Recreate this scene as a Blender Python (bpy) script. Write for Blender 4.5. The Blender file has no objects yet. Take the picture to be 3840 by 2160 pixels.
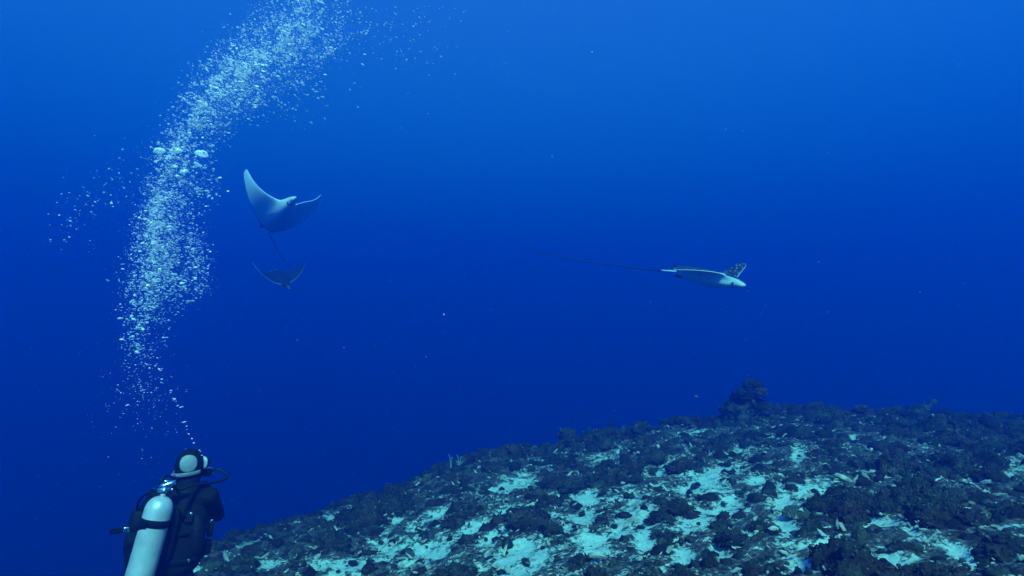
import bpy, bmesh, math, random
import numpy as np
from mathutils import Vector, Matrix, Euler

# ------------------------------------------------------------------ camera, world, sun, exposure
scene = bpy.context.scene
C = scene.collection
R = math.radians
FPX, CX, CY = 2288.0, 1920.0, 1080.0            # focal length and centre for a 3840 px wide frame
PITCH = R(4.25)
cam_d = bpy.data.cameras.new('camera'); cam = bpy.data.objects.new('camera', cam_d); C.objects.link(cam)
cam_d.sensor_width = 36.0; cam_d.lens = 36.0 * FPX / 3840.0
cam_d.clip_start = 0.02; cam_d.clip_end = 2000.0
cam.location = (0, 0, 0); cam.rotation_euler = (R(90) + PITCH, 0, 0)
scene.camera = cam

SUN_EL, SUN_AZ = R(47), R(172)                   # azimuth measured from the view direction (+Y) towards the right (+X)
world = bpy.data.worlds.new('World'); scene.world = world; world.use_nodes = True
wn = world.node_tree.nodes; wl = world.node_tree.links
sky = wn.new('ShaderNodeTexSky'); sky.sky_type = 'NISHITA'; sky.sun_disc = False
sky.sun_elevation = SUN_EL; sky.sun_rotation = SUN_AZ
wl.new(sky.outputs[0], wn['Background'].inputs[0]); wn['Background'].inputs[1].default_value = 0.065
sun_d = bpy.data.lights.new('sun', 'SUN'); sun = bpy.data.objects.new('sun', sun_d); C.objects.link(sun)
sun_d.energy = 4.5; sun_d.angle = R(9); sun_d.color = (1.0, 0.96, 0.90)
sv = Vector((math.cos(SUN_EL) * math.sin(SUN_AZ), math.cos(SUN_EL) * math.cos(SUN_AZ), math.sin(SUN_EL)))
sun.rotation_euler = sv.to_track_quat('Z', 'Y').to_euler(); sun.location = sv * 30

vs = scene.view_settings
vs.view_transform = 'Standard'; vs.look = 'None'; vs.gamma = 1.0; vs.exposure = 2.05; vs.use_curve_mapping = False
scene.render.engine = 'CYCLES'
cy = scene.cycles
cy.use_denoising = True
try: cy.denoiser = 'OPENIMAGEDENOISE'
except Exception: pass
cy.max_bounces = 8; cy.diffuse_bounces = 3; cy.glossy_bounces = 3; cy.transmission_bounces = 5
cy.volume_bounces = 3; cy.transparent_max_bounces = 16
cy.sample_clamp_indirect = 4.0; cy.caustics_reflective = False; cy.caustics_refractive = False

random.seed(7); rng = np.random.default_rng(7)

# ------------------------------------------------------------------ helpers
def at(px, py, depth):
    """point seen at a pixel of the 3840x2160 photograph, `depth` metres along the view axis"""
    x, y, z = (px - CX) / FPX, 1.0, -(py - CY) / FPX
    c, s = math.cos(PITCH), math.sin(PITCH)
    return Vector((x, y * c - z * s, y * s + z * c)) * depth

def tag(o, label=None, cat=None, group=None, kind=None):
    if label: o['label'] = label
    if cat: o['category'] = cat
    if group: o['group'] = group
    if kind: o['kind'] = kind
    return o

def empty(name, loc=(0, 0, 0), rot=(0, 0, 0)):
    o = bpy.data.objects.new(name, None); C.objects.link(o); o.location = loc; o.rotation_euler = rot
    o.empty_display_size = 0.1
    return o

class MB:
    def __init__(s): s.v = []; s.f = []
    def add(s, v, f):
        o = len(s.v); s.v.extend(tuple(p) for p in v); s.f.extend(tuple(i + o for i in q) for q in f); return s
    def tube(s, pts, radii, n=10, squash=1.0, up=(0, 0, 1), caps=True):
        pts = [Vector(p) for p in pts]; N = len(pts)
        if not hasattr(radii, '__len__'): radii = [radii] * N
        V, F = [], []
        ref = Vector(up)
        for i, p in enumerate(pts):
            t = (pts[min(i + 1, N - 1)] - pts[max(i - 1, 0)]).normalized()
            a = ref - t * ref.dot(t)
            if a.length < 1e-4: a = Vector((1, 0, 0)) - t * t.x
            a.normalize(); ref = a; b = t.cross(a)
            for k in range(n):
                th = 2 * math.pi * k / n
                V.append(p + a * (math.cos(th) * radii[i] * squash) + b * (math.sin(th) * radii[i]))
        for i in range(N - 1):
            for k in range(n):
                F.append((i * n + k, i * n + (k + 1) % n, (i + 1) * n + (k + 1) % n, (i + 1) * n + k))
        if caps:
            F.append(tuple(range(n - 1, -1, -1))); F.append(tuple((N - 1) * n + k for k in range(n)))
        return s.add(V, F)
    def loft(s, secs, n=20):
        """secs: (centre, axis_a, axis_b) with axis vectors scaled to the half sizes"""
        V, F = [], []
        for c, a, b in secs:
            c, a, b = Vector(c), Vector(a), Vector(b)
            for k in range(n):
                th = 2 * math.pi * k / n
                V.append(c + a * math.cos(th) + b * math.sin(th))
        N = len(secs)
        for i in range(N - 1):
            for k in range(n):
                F.append((i * n + k, i * n + (k + 1) % n, (i + 1) * n + (k + 1) % n, (i + 1) * n + k))
        F.append(tuple(range(n - 1, -1, -1))); F.append(tuple((N - 1) * n + k for k in range(n)))
        return s.add(V, F)
    def ball(s, c, r, rot=None, nu=16, nv=10):
        c = Vector(c); r = Vector(r) if hasattr(r, '__len__') else Vector((r, r, r))
        M = rot or Matrix.Identity(3)
        V = [c + M @ Vector((0, 0, r.z))]; F = []
        for j in range(1, nv):
            ph = math.pi * j / nv
            for k in range(nu):
                th = 2 * math.pi * k / nu
                V.append(c + M @ Vector((r.x * math.sin(ph) * math.cos(th), r.y * math.sin(ph) * math.sin(th), r.z * math.cos(ph))))
        V.append(c + M @ Vector((0, 0, -r.z)))
        for k in range(nu):
            F.append((0, 1 + k, 1 + (k + 1) % nu))
            L = 1 + (nv - 2) * nu
            F.append((L + (k + 1) % nu, L + k, len(V) - 1))
        for j in range(nv - 2):
            for k in range(nu):
                a = 1 + j * nu
                F.append((a + k, a + nu + k, a + nu + (k + 1) % nu, a + (k + 1) % nu))
        return s.add(V, F)
    def rbox(s, c, half, rot=None, p=4.0, nu=20, nv=12):
        """rounded box (superellipsoid)"""
        i0 = len(s.v); s.ball((0, 0, 0), (1, 1, 1), None, nu, nv)
        M = rot or Matrix.Identity(3); c = Vector(c); h = Vector(half)
        for i in range(i0, len(s.v)):
            x, y, z = s.v[i]
            d = (abs(x) ** p + abs(y) ** p + abs(z) ** p) ** (1 / p)
            s.v[i] = tuple(c + M @ Vector((x / d * h.x, y / d * h.y, z / d * h.z)))
        return s
    def mesh(s, name):
        me = bpy.data.meshes.new(name); me.from_pydata([tuple(p) for p in s.v], [], s.f); me.validate()
        me.polygons.foreach_set('use_smooth', [True] * len(me.polygons)); me.update()
        return me
    def build(s, name, mat, parent=None):
        o = bpy.data.objects.new(name, s.mesh(name)); C.objects.link(o)
        if mat: o.data.materials.append(mat)
        if parent: o.parent = parent
        return o

def np_mesh(name, V, F, mat=None, attrs=None, smooth=True):
    """triangle mesh straight from numpy arrays"""
    me = bpy.data.meshes.new(name)
    V = np.asarray(V, np.float32); F = np.asarray(F, np.int32); k = F.shape[1]
    me.vertices.add(len(V)); me.vertices.foreach_set('co', V.ravel())
    me.loops.add(F.size); me.loops.foreach_set('vertex_index', F.ravel())
    me.polygons.add(len(F)); me.polygons.foreach_set('loop_start', np.arange(0, F.size, k, dtype=np.int32))
    me.polygons.foreach_set('loop_total', np.full(len(F), k, np.int32))
    me.polygons.foreach_set('use_smooth', np.full(len(F), smooth))
    for an, arr in (attrs or {}).items():
        a = me.attributes.new(an, 'FLOAT', 'POINT'); a.data.foreach_set('value', np.asarray(arr, np.float32))
    me.update(calc_edges=True)
    if mat: me.materials.append(mat)
    return me

def smooth_line(pts, n):
    """Catmull-Rom through pts"""
    P = [Vector(p) for p in pts]; P = [P[0] * 2 - P[1]] + P + [P[-1] * 2 - P[-2]]
    out = []
    for k in range(n):
        t = k / (n - 1) * (len(P) - 3); i = min(int(t), len(P) - 4); u = t - i
        a, b, c, d = P[i:i + 4]
        out.append(0.5 * ((2 * b) + (c - a) * u + (2 * a - 5 * b + 4 * c - d) * u * u + (3 * b - a - 3 * c + d) * u ** 3))
    return out

# gradient noise in numpy
_perm = np.random.default_rng(3).permutation(256); _perm = np.concatenate([_perm, _perm, _perm])
_grad = np.random.default_rng(4).normal(size=(256, 3)); _grad /= np.linalg.norm(_grad, axis=1)[:, None]
def pnoise(x, y, z=0.0):
    x, y, z = np.broadcast_arrays(np.asarray(x, float), np.asarray(y, float), np.asarray(z, float))
    xi, yi, zi = np.floor(x).astype(int), np.floor(y).astype(int), np.floor(z).astype(int)
    xf, yf, zf = x - xi, y - yi, z - zi
    u, v, w = (t * t * t * (t * (t * 6 - 15) + 10) for t in (xf, yf, zf))
    def g(dx, dy, dz):
        h = _perm[_perm[_perm[(xi + dx) & 255] + ((yi + dy) & 255)] + ((zi + dz) & 255)]
        G = _grad[h]
        return G[..., 0] * (xf - dx) + G[..., 1] * (yf - dy) + G[..., 2] * (zf - dz)
    def L(a, b, t): return a + (b - a) * t
    return 1.5 * L(L(L(g(0,0,0), g(1,0,0), u), L(g(0,1,0), g(1,1,0), u), v),
                   L(L(g(0,0,1), g(1,0,1), u), L(g(0,1,1), g(1,1,1), u), v), w)
def fbm(x, y, z=0.0, o=4):
    s, a, f = 0, 0.5, 1.0
    for k in range(o):
        s = s + a * pnoise(np.asarray(x) * f + 17.3 * k, np.asarray(y) * f - 9.1 * k, np.asarray(z) * f); a *= 0.5; f *= 2.03
    return s

# ------------------------------------------------------------------ materials
def new_mat(name):
    m = bpy.data.materials.new(name); m.use_nodes = True
    return m, m.node_tree.nodes, m.node_tree.links, m.node_tree.nodes['Principled BSDF']

def simple(name, col, rough=0.6, metal=0.0, spec=0.5, noise=0.0, nscale=20.0, bump=0.0):
    m, n, l, b = new_mat(name)
    b.inputs['Base Color'].default_value = (*col, 1); b.inputs['Roughness'].default_value = rough
    b.inputs['Metallic'].default_value = metal; b.inputs['Specular IOR Level'].default_value = spec
    if noise or bump:
        tc = n.new('ShaderNodeTexCoord'); nz = n.new('ShaderNodeTexNoise'); nz.inputs['Scale'].default_value = nscale
        nz.inputs['Detail'].default_value = 6; nz.inputs['Roughness'].default_value = 0.65
        l.new(tc.outputs['Object'], nz.inputs['Vector'])
        if noise:
            r = n.new('ShaderNodeValToRGB'); r.color_ramp.elements[0].position = 0.3; r.color_ramp.elements[1].position = 0.7
            r.color_ramp.elements[0].color = (*[c * (1 - noise) for c in col], 1)
            r.color_ramp.elements[1].color = (*[min(1, c * (1 + noise)) for c in col], 1)
            l.new(nz.outputs[0], r.inputs[0]); l.new(r.outputs[0], b.inputs['Base Color'])
        if bump:
            bp = n.new('ShaderNodeBump'); bp.inputs['Strength'].default_value = bump; bp.inputs['Distance'].default_value = 0.01
            l.new(nz.outputs[0], bp.inputs['Height']); l.new(bp.outputs[0], b.inputs['Normal'])
    return m

def ramp(n, stops):
    r = n.new('ShaderNodeValToRGB'); e = r.color_ramp.elements
    while len(e) > 1: e.remove(e[-1])
    e[0].position, e[0].color = stops[0][0], (*stops[0][1], 1)
    for p, c in stops[1:]:
        k = e.new(p); k.color = (*c, 1)
    return r

def math_node(n, l, op, a, b=None):
    m = n.new('ShaderNodeMath'); m.operation = op
    for i, s in enumerate((a, b)):
        if s is None: continue
        if hasattr(s, 'links'): l.new(s, m.inputs[i])
        else: m.inputs[i].default_value = s
    return m.outputs[0]

# ------------------------------------------------------------------ the water (one closed box of even, blue volume)
WATER_TOP = 20.0
def water_box():
    X, Y0, Y1, Z0 = 160.0, -120.0, 220.0, -25.0
    mb = MB()
    v = [(x, y, z) for z in (Z0, WATER_TOP) for y in (Y0, Y1) for x in (-X, X)]
    mb.add(v, [(0, 2, 3, 1), (4, 5, 7, 6), (0, 1, 5, 4), (2, 6, 7, 3), (0, 4, 6, 2), (1, 3, 7, 5)])
    m = bpy.data.materials.new('sea_water'); m.use_nodes = True; n = m.node_tree.nodes; l = m.node_tree.links
    n.clear(); out = n.new('ShaderNodeOutputMaterial'); pv = n.new('ShaderNodeVolumePrincipled')
    sig_s = (0.0000, 0.0068, 0.0400); sig_a = (0.090, 0.0395, 0.0198)      # per metre, red / green / blue
    D = 0.25
    col = [s / D for s in sig_s]
    ab = [max(0.0, 1 - (a / D) / (1 - c)) ** 2 for a, c in zip(sig_a, col)]
    pv.inputs['Color'].default_value = (*col, 1); pv.inputs['Absorption Color'].default_value = (*ab, 1)
    pv.inputs['Density'].default_value = D; pv.inputs['Anisotropy'].default_value = 0.48
    pv.inputs['Density Attribute'].default_value = ''
    l.new(pv.outputs[0], out.inputs['Volume'])
    o = mb.build('water', m); o.data.polygons.foreach_set('use_smooth', [False] * 6)
    tag(o, 'clear deep blue sea water all around', kind='structure')
    return o
water_box()

# ------------------------------------------------------------------ the seabed: a plateau that falls to the left and drops off behind its crest
def row(px, py, r):
    d = at(px, py, 1.0); h = math.hypot(d.x, d.y)
    return math.atan2(d.x, d.y), r, r * d.z / h
_crest = np.array([row(*p) for p in [(-400, 2620, 5.0), (200, 2330, 5.6), (520, 2180, 6.2), (775, 2072, 7.2), (924, 2028, 7.5), (1133, 1962, 8.0), (1416, 1870, 8.7),
    (1640, 1758, 9.3), (1863, 1690, 9.9), (2161, 1668, 10.5), (2385, 1615, 11.0), (2728, 1570, 11.6), (2981, 1545, 12.2), (3205, 1556, 12.6),
    (3473, 1553, 13.0), (3652, 1570, 13.2), (3840, 1572, 13.4), (4600, 1580, 14.0)]])
_near = np.array([row(*p) for p in [(-400, 2900, 4.4), (200, 2500, 5.0), (520, 2230, 5.8), (700, 2160, 6.3), (1000, 2160, 6.0), (1500, 2160, 5.4), (2000, 2160, 4.7),
    (2400, 2160, 4.3), (3000, 2160, 4.0), (3840, 2160, 4.0), (4600, 2160, 4.2)]])
def height(x, y, detail=True):
    x = np.asarray(x, float); y = np.asarray(y, float)
    phi = np.arctan2(x, np.maximum(y, 1e-3) + np.where(y < 0, 0, 0)); r = np.hypot(x, y)
    phi = np.where(y <= 0, np.where(x < 0, -1.5, 1.5), phi)
    def ip(T, c): return np.interp(phi, T[:, 0], T[:, c])
    rc, zc, rn, zn = ip(_crest, 1), ip(_crest, 2), ip(_near, 1), ip(_near, 2)
    t = np.clip((r - rn) / (rc - rn), 0, 1)
    z = zn + (zc - zn) * t
    drop = np.interp(phi, [-0.75, -0.45, -0.25, 0.1, 0.3], [0.9, 0.75, 0.30, 0.05, 0.0])      # gully under the diver
    z = z - drop * np.clip(rn - r, 0, 2.0)
    over = np.clip(r - rc, 0, None)
    z = z - np.where(over < 1.0, 0.45 * over ** 2, 0.45 + 0.9 * (over - 1.0))
    z = np.maximum(z, -22.0 + 0.6 * fbm(x * 0.05, y * 0.05))
    if detail:
        z = z + 0.11 * fbm(x * 0.9, y * 0.9, 1.7) + 0.05 * fbm(x * 3.1, y * 3.1, 4.2, 3)
    return z
def on_ground(px, py):
    """where the ray through a pixel meets the seabed"""
    d = at(px, py, 1.0); s = np.arange(1.5, 40.0, 0.02)
    under = d.z * s < height(d.x * s, d.y * s)
    return d * float(s[int(np.argmax(under))] if under.any() else 40.0)

# pale sand patches (centre, half-size, tilt in the picture plane), moved onto the ground
_sand_px = [(1935, 1812, 75, 24, -28), (2205, 1862, 52, 30, 0), (2190, 1935, 40, 30, 0), (2370, 1855, 26, 40, 0), (2520, 1730, 60, 16, -8), (2715, 1755, 60, 28, -10),
    (2640, 1815, 70, 34, -15), (2590, 1622, 70, 9, -4), (2935, 1880, 45, 45, 20), (2945, 1970, 34, 80, -25), (3060, 1835, 75, 42, -10), (1950, 2090, 110, 62, -5),
    (2225, 2045, 55, 50, 10), (1450, 2062, 48, 38, 0), (1610, 2072, 80, 30, -18), (1310, 2120, 95, 28, -12), (1770, 1985, 65, 20, -22), (1890, 1925, 40, 16, -20),
    (1640, 1930, 45, 14, -25), (1220, 1946, 75, 12, -10), (1340, 1905, 50, 11, -18), (800, 2082, 45, 12, -5), (1010, 2110, 62, 18, -12), (1190, 2115, 50, 20, -10),
    (2325, 1985, 30, 30, 0), (2415, 1945, 48, 44, 0), (2410, 2015, 45, 40, 0), (2610, 1935, 45, 45, -20), (2730, 1890, 45, 45, -15), (2565, 2075, 30, 44, -30),
    (3265, 1940, 50, 22, 15), (3345, 2105, 66, 30, 10), (3570, 2060, 110, 34, 25), (3640, 2100, 70, 22, 20), (3790, 1745, 50, 28, 25), (3470, 1745, 55, 14, 10),
    (2985, 1690, 14, 34, 0), (2990, 1715, 25, 16, 0), (2260, 1720, 40, 16, -12), (2330, 1690, 26, 12, -10), (2450, 1770, 30, 20, 0), (2830, 1800, 40, 20, 0),
    (2110, 1990, 50, 18, -25), (1850, 2020, 60, 18, -20), (700, 2140, 60, 14, -5), (2480, 2130, 40, 22, 0), (2830, 2010, 30, 16, 20), (3110, 2030, 36, 18, 10), (2700, 2060, 26, 40, -30), (3000, 2120, 60, 22, 5), (1560, 1985, 40, 12, -15),
    (2780, 1690, 26, 12, 0), (2905, 1640, 20, 8, 0), (3000, 1610, 26, 7, 0), (3200, 1655, 20, 12, 0), (2570, 1590, 20, 6, 0), (3330, 1960, 30, 14, 20), (3650, 1800, 50, 14, 15), (3420, 1990, 40, 16, 20), (1480, 1960, 30, 10, -15), (930, 2045, 40, 9, -8)]
_sand = []
for px, py, rx, ry, ang in _sand_px:
    c = on_ground(px, min(py, 2158)); ca, sa = math.cos(R(ang)), math.sin(R(ang))
    e1 = on_ground(px + rx * ca, min(2300, py + rx * sa)); e2 = on_ground(px - ry * sa, min(2300, py + ry * ca))
    d1, d2 = e1 - c, e2 - c
    for q, cap in ((d1, 0.7), (d2, 0.45)):
        if q.length > cap: q *= cap / q.length
    A = np.array([[d1.x, d2.x], [d1.y, d2.y]])
    if abs(np.linalg.det(A)) < 1e-5: continue
    _sand.append((c.x, c.y, np.linalg.inv(A)))
def sandiness(x, y):
    x = np.asarray(x, float); y = np.asarray(y, float); b = np.full(x.shape, -0.36)
    for cx, cyy, Ai in _sand:
        dx, dy = x - cx, y - cyy
        u = Ai[0, 0] * dx + Ai[0, 1] * dy; v = Ai[1, 0] * dx + Ai[1, 1] * dy
        q = u * u + v * v
        b = np.maximum(b, np.where(q < 9, 0.76 * np.exp(-0.70 * q) - 0.36, -0.36))
    # the middle of the slope is generally sandier than the crest and the far right
    mid = np.exp(-((x - 1.6) / 3.0) ** 2 - ((y - 6.0) / 2.3) ** 2)
    wx, wy = x + 0.12 * pnoise(x * 4, y * 4, 50.0), y + 0.12 * pnoise(x * 4, y * 4, 60.0)
    return b + 0.18 * mid + 0.98 * fbm(wx * 5.5, wy * 5.5, 9.0, 5)

def seabed():
    ax = np.concatenate([-np.geomspace(150, 7.3, 26), np.arange(-7.0, 11.0, 0.04), np.geomspace(11.3, 150, 24)])
    ay = np.concatenate([-np.geomspace(110, 1.2, 16), np.arange(-0.9, 3.2, 0.15), np.arange(3.2, 14.4, 0.04), np.geomspace(15.1, 190, 28)])
    X, Y = np.meshgrid(ax, ay); Z = height(X, Y); S = sandiness(X, Y)
    Z = Z - 0.035 * np.clip(S * 2, 0, 1) + np.where(S < 0.1, 0.055 * np.abs(fbm(X * 6, Y * 6, 2.0, 3)), 0)
    V = np.stack([X, Y, Z], -1).reshape(-1, 3); nx, ny = len(ax), len(ay)
    i = np.arange(nx - 1)[None, :] + nx * np.arange(ny - 1)[:, None]; i = i.ravel()
    F = np.stack([i, i + 1, i + 1 + nx, i + nx], 1)
    m, n, l, b = new_mat('reef_bed')
    at_ = n.new('ShaderNodeAttribute'); at_.attribute_name = 'sand'
    tc = n.new('ShaderNodeTexCoord')
    nz = n.new('ShaderNodeTexNoise'); nz.inputs['Scale'].default_value = 17.0; nz.inputs['Detail'].default_value = 8; nz.inputs['Roughness'].default_value = 0.72
    nz2 = n.new('ShaderNodeTexNoise'); nz2.inputs['Scale'].default_value = 38.0; nz2.inputs['Detail'].default_value = 5
    vo = n.new('ShaderNodeTexVoronoi'); vo.inputs['Scale'].default_value = 26.0
    for t in (nz, nz2, vo): l.new(tc.outputs['Object'], t.inputs['Vector'])
    s = math_node(n, l, 'ADD', at_.outputs['Fac'], math_node(n, l, 'MULTIPLY', math_node(n, l, 'SUBTRACT', nz.outputs[0], 0.5), 2.4))
    mask = ramp(n, [(0.0, (0, 0, 0)), (0.08, (0.4, 0.4, 0.4)), (0.20, (1, 1, 1))]); l.new(s, mask.inputs[0])
    turf = ramp(n, [(0.28, (0.020, 0.015, 0.017)), (0.46, (0.052, 0.038, 0.038)), (0.60, (0.115, 0.092, 0.084)), (0.74, (0.30, 0.28, 0.24))])
    l.new(nz2.outputs[0], turf.inputs[0])
    sand = ramp(n, [(0.30, (0.36, 0.43, 0.40)), (0.50, (0.48, 0.57, 0.53)), (0.70, (0.55, 0.63, 0.59))]); l.new(nz2.outputs[0], sand.inputs[0])
    mx = n.new('ShaderNodeMix'); mx.data_type = 'RGBA'
    l.new(mask.outputs[0], mx.inputs[0]); l.new(turf.outputs[0], mx.inputs[6]); l.new(sand.outputs[0], mx.inputs[7])
    l.new(mx.outputs[2], b.inputs['Base Color']); b.inputs['Roughness'].default_value = 0.9; b.inputs['Specular IOR Level'].default_value = 0.15
    hs = math_node(n, l, 'ADD', nz.outputs[0], math_node(n, l, 'MULTIPLY', vo.outputs[0], 0.35))
    bp = n.new('ShaderNodeBump'); bp.inputs['Strength'].default_value = 0.55; bp.inputs['Distance'].default_value = 0.04
    l.new(hs, bp.inputs['Height']); l.new(bp.outputs[0], b.inputs['Normal'])
    o = bpy.data.objects.new('seabed', np_mesh('seabed', V, F, m, {'sand': S.ravel()})); C.objects.link(o)
    tag(o, 'pale sandy reef slope with dark algae turf falling away to the left', kind='structure')
seabed()
# ------------------------------------------------------------------ reef cover: clumps of algae-grown coral
def clump_material():
    m, n, l, b = new_mat('algae_grown_coral')
    a = n.new('ShaderNodeAttribute'); a.attribute_name = 'tint'
    tc = n.new('ShaderNodeTexCoord'); ge = n.new('ShaderNodeNewGeometry')
    nz = n.new('ShaderNodeTexNoise'); nz.inputs['Scale'].default_value = 34.0; nz.inputs['Detail'].default_value = 6; nz.inputs['Roughness'].default_value = 0.75
    l.new(ge.outputs['Position'], nz.inputs['Vector'])
    f = math_node(n, l, 'ADD', math_node(n, l, 'MULTIPLY', a.outputs['Fac'], 0.62), math_node(n, l, 'MULTIPLY', nz.outputs[0], 0.66))
    f = math_node(n, l, 'SUBTRACT', f, 0.10)
    r = ramp(n, [(0.18, (0.008, 0.006, 0.008)), (0.38, (0.030, 0.018, 0.020)), (0.52, (0.062, 0.040, 0.037)), (0.66, (0.14, 0.105, 0.085)), (0.80, (0.34, 0.30, 0.24))])
    l.new(f, r.inputs[0])
    big = n.new('ShaderNodeTexNoise'); big.inputs['Scale'].default_value = 2.6; big.inputs['Detail'].default_value = 3; l.new(ge.outputs['Position'], big.inputs['Vector'])
    hue = ramp(n, [(0.34, (0.95, 0.82, 0.80)), (0.46, (0.80, 0.95, 0.90)), (0.56, (0.60, 0.92, 0.80)), (0.68, (1.15, 1.35, 1.05))]); l.new(big.outputs[0], hue.inputs[0])
    mu = n.new('ShaderNodeMix'); mu.data_type = 'RGBA'; mu.blend_type = 'MULTIPLY'; mu.inputs[0].default_value = 1.0
    l.new(r.outputs[0], mu.inputs[6]); l.new(hue.outputs[0], mu.inputs[7]); l.new(mu.outputs[2], b.inputs['Base Color'])
    b.inputs['Roughness'].default_value = 0.9; b.inputs['Specular IOR Level'].default_value = 0.1
    bp = n.new('ShaderNodeBump'); bp.inputs['Strength'].default_value = 0.9; bp.inputs['Distance'].default_value = 0.03
    l.new(nz.outputs[0], bp.inputs['Height']); l.new(bp.outputs[0], b.inputs['Normal'])
    return m
M_clump = clump_material()

def ico(sub):
    bm = bmesh.new(); bmesh.ops.create_icosphere(bm, subdivisions=sub, radius=1.0)
    V = np.array([v.co[:] for v in bm.verts]); F = np.array([[v.index for v in f.verts] for f in bm.faces]); bm.free()
    return V, F
ICO = {k: ico(k) for k in (1, 2, 3, 4)}

def fronds(base, nrm, length, width, r_, tint):
    """small three-sided tapered lobes standing on a surface; returns verts, tris, tint"""
    n = len(base)
    d = nrm + r_.normal(size=(n, 3)) * 0.55; d /= np.linalg.norm(d, axis=1)[:, None]
    a = np.cross(d, r_.normal(size=(n, 3))); a /= np.linalg.norm(a, axis=1)[:, None] + 1e-9; b = np.cross(d, a)
    L = (length * r_.uniform(0.5, 1.3, n))[:, None]; W = (width * r_.uniform(0.6, 1.4, n))[:, None]
    V = np.zeros((n, 7, 3))
    for k in range(3):
        th = 2 * math.pi * k / 3
        V[:, k] = base + (a * math.cos(th) + b * math.sin(th)) * W * 0.7 - d * W * 0.4
        V[:, 3 + k] = base + (a * math.cos(th + .5) + b * math.sin(th + .5)) * W + d * L * 0.6
    V[:, 6] = base + d * L
    q = [(0, 1, 4), (0, 4, 3), (1, 2, 5), (1, 5, 4), (2, 0, 3), (2, 3, 5), (3, 4, 6), (4, 5, 6), (5, 3, 6)]
    F = (np.arange(n)[:, None, None] * 7 + np.array(q)[None]).reshape(-1, 3)
    T = np.repeat(tint[:, None], 7, 1); T[:, 3:] += 0.10; T[:, 6] += 0.10
    return V.reshape(-1, 3), F, T.ravel()

def clump(seed, sub, nf, flat=0.6, spiky=1.0, lump=0.35, fl=0.13, fw=0.045):
    """unit clump: a lumpy mound with lobes, sitting on z = 0"""
    r_ = np.random.default_rng(seed); V, F = ICO[sub]; o = r_.uniform(0, 50, 3)
    n1 = pnoise(V[:, 0] * 1.3 + o[0], V[:, 1] * 1.3 + o[1], V[:, 2] * 1.3 + o[2])
    n2 = np.abs(pnoise(V[:, 0] * 3.3 + o[1], V[:, 1] * 3.3 + o[2], V[:, 2] * 3.3 + o[0]))
    n3 = np.abs(pnoise(V[:, 0] * 6 + o[1], V[:, 1] * 6 + o[2], V[:, 2] * 6 + o[0]))
    rad = 0.80 + lump * n1 + 0.85 * lump * (0.5 - 2.2 * n2) * 0.8 + 0.34 * (0.28 - n3)
    P = V * rad[:, None]; P[:, 2] = np.where(P[:, 2] < 0, P[:, 2] * 0.35, P[:, 2]) * flat
    ax, ay = r_.uniform(0.75, 1.25, 2); P[:, 0] *= ax; P[:, 1] *= ay
    tint = 0.34 + 0.22 * n1 + 0.25 * (0.3 - n3)
    if nf:
        idx = r_.choice(np.where(V[:, 2] > -0.25)[0], nf)
        jit = r_.normal(size=(nf, 3)) * 0.06
        N = V[idx].copy(); N[:, 2] = np.abs(N[:, 2]) * 0.8 + 0.25; N /= np.linalg.norm(N, axis=1)[:, None]
        fv, ff, ft = fronds(P[idx] * 0.97 + jit, N, fl * spiky, fw, r_, tint[idx] + r_.normal(size=nf) * 0.12)
        F = np.concatenate([F, ff + len(P)]); P = np.concatenate([P, fv]); tint = np.concatenate([tint, ft])
    return P, F, tint

KINDS = [dict(flat=.85, spiky=1.0, lump=.40), dict(flat=.95, spiky=1.1, lump=.35, fw=.04), dict(flat=.6, spiky=.7, lump=.5), dict(flat=1.15, spiky=.8, lump=.45, fw=.07),
         dict(flat=.75, spiky=1.25, lump=.3, fw=.035), dict(flat=.5, spiky=1.0, lump=.6)]
def sample_clumps():
    """scatter positions on the part of the slope that can be seen, thinning out on the sand"""
    pts = []
    N = 52000
    phi = rng.uniform(-0.66, 0.86, N); r = np.sqrt(rng.uniform(2.6 ** 2, 14.6 ** 2, N))
    x, y = r * np.sin(phi), r * np.cos(phi)
    rc = np.interp(phi, _crest[:, 0], _crest[:, 1])
    S = sandiness(x, y)
    dens = np.clip(-1.5 * (S + 0.0), 0.05, 0.95) * np.interp(r, [2.6, 6, 10, 14], [1.0, 0.9, 0.55, 0.45])
    keep = (rng.uniform(size=N) < dens) & (r < rc + 0.9)
    # left of the frame's ground edge nothing can be seen
    near = np.interp(phi, _near[:, 0], _near[:, 1]); keep &= r > near - 0.5
    x, y, r, S, phi = x[keep], y[keep], r[keep], S[keep], phi[keep]
    size = 0.038 * np.exp(rng.normal(size=len(x)) * 0.50) * np.interp(r, [3, 8, 14], [0.9, 1.1, 1.5])
    size *= 1 + 0.9 * (pnoise(x * 0.9, y * 0.9, 30.0) > 0.25)
    size = np.where(S > 0.15, np.minimum(size, 0.045), size)
    return x, y, np.clip(size, 0.018, 0.22), r, phi
cx_, cy_, cs_, cr_, cphi_ = sample_clumps()
_order = np.argsort(-(cs_ / cr_))
N_IND = 230
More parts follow.
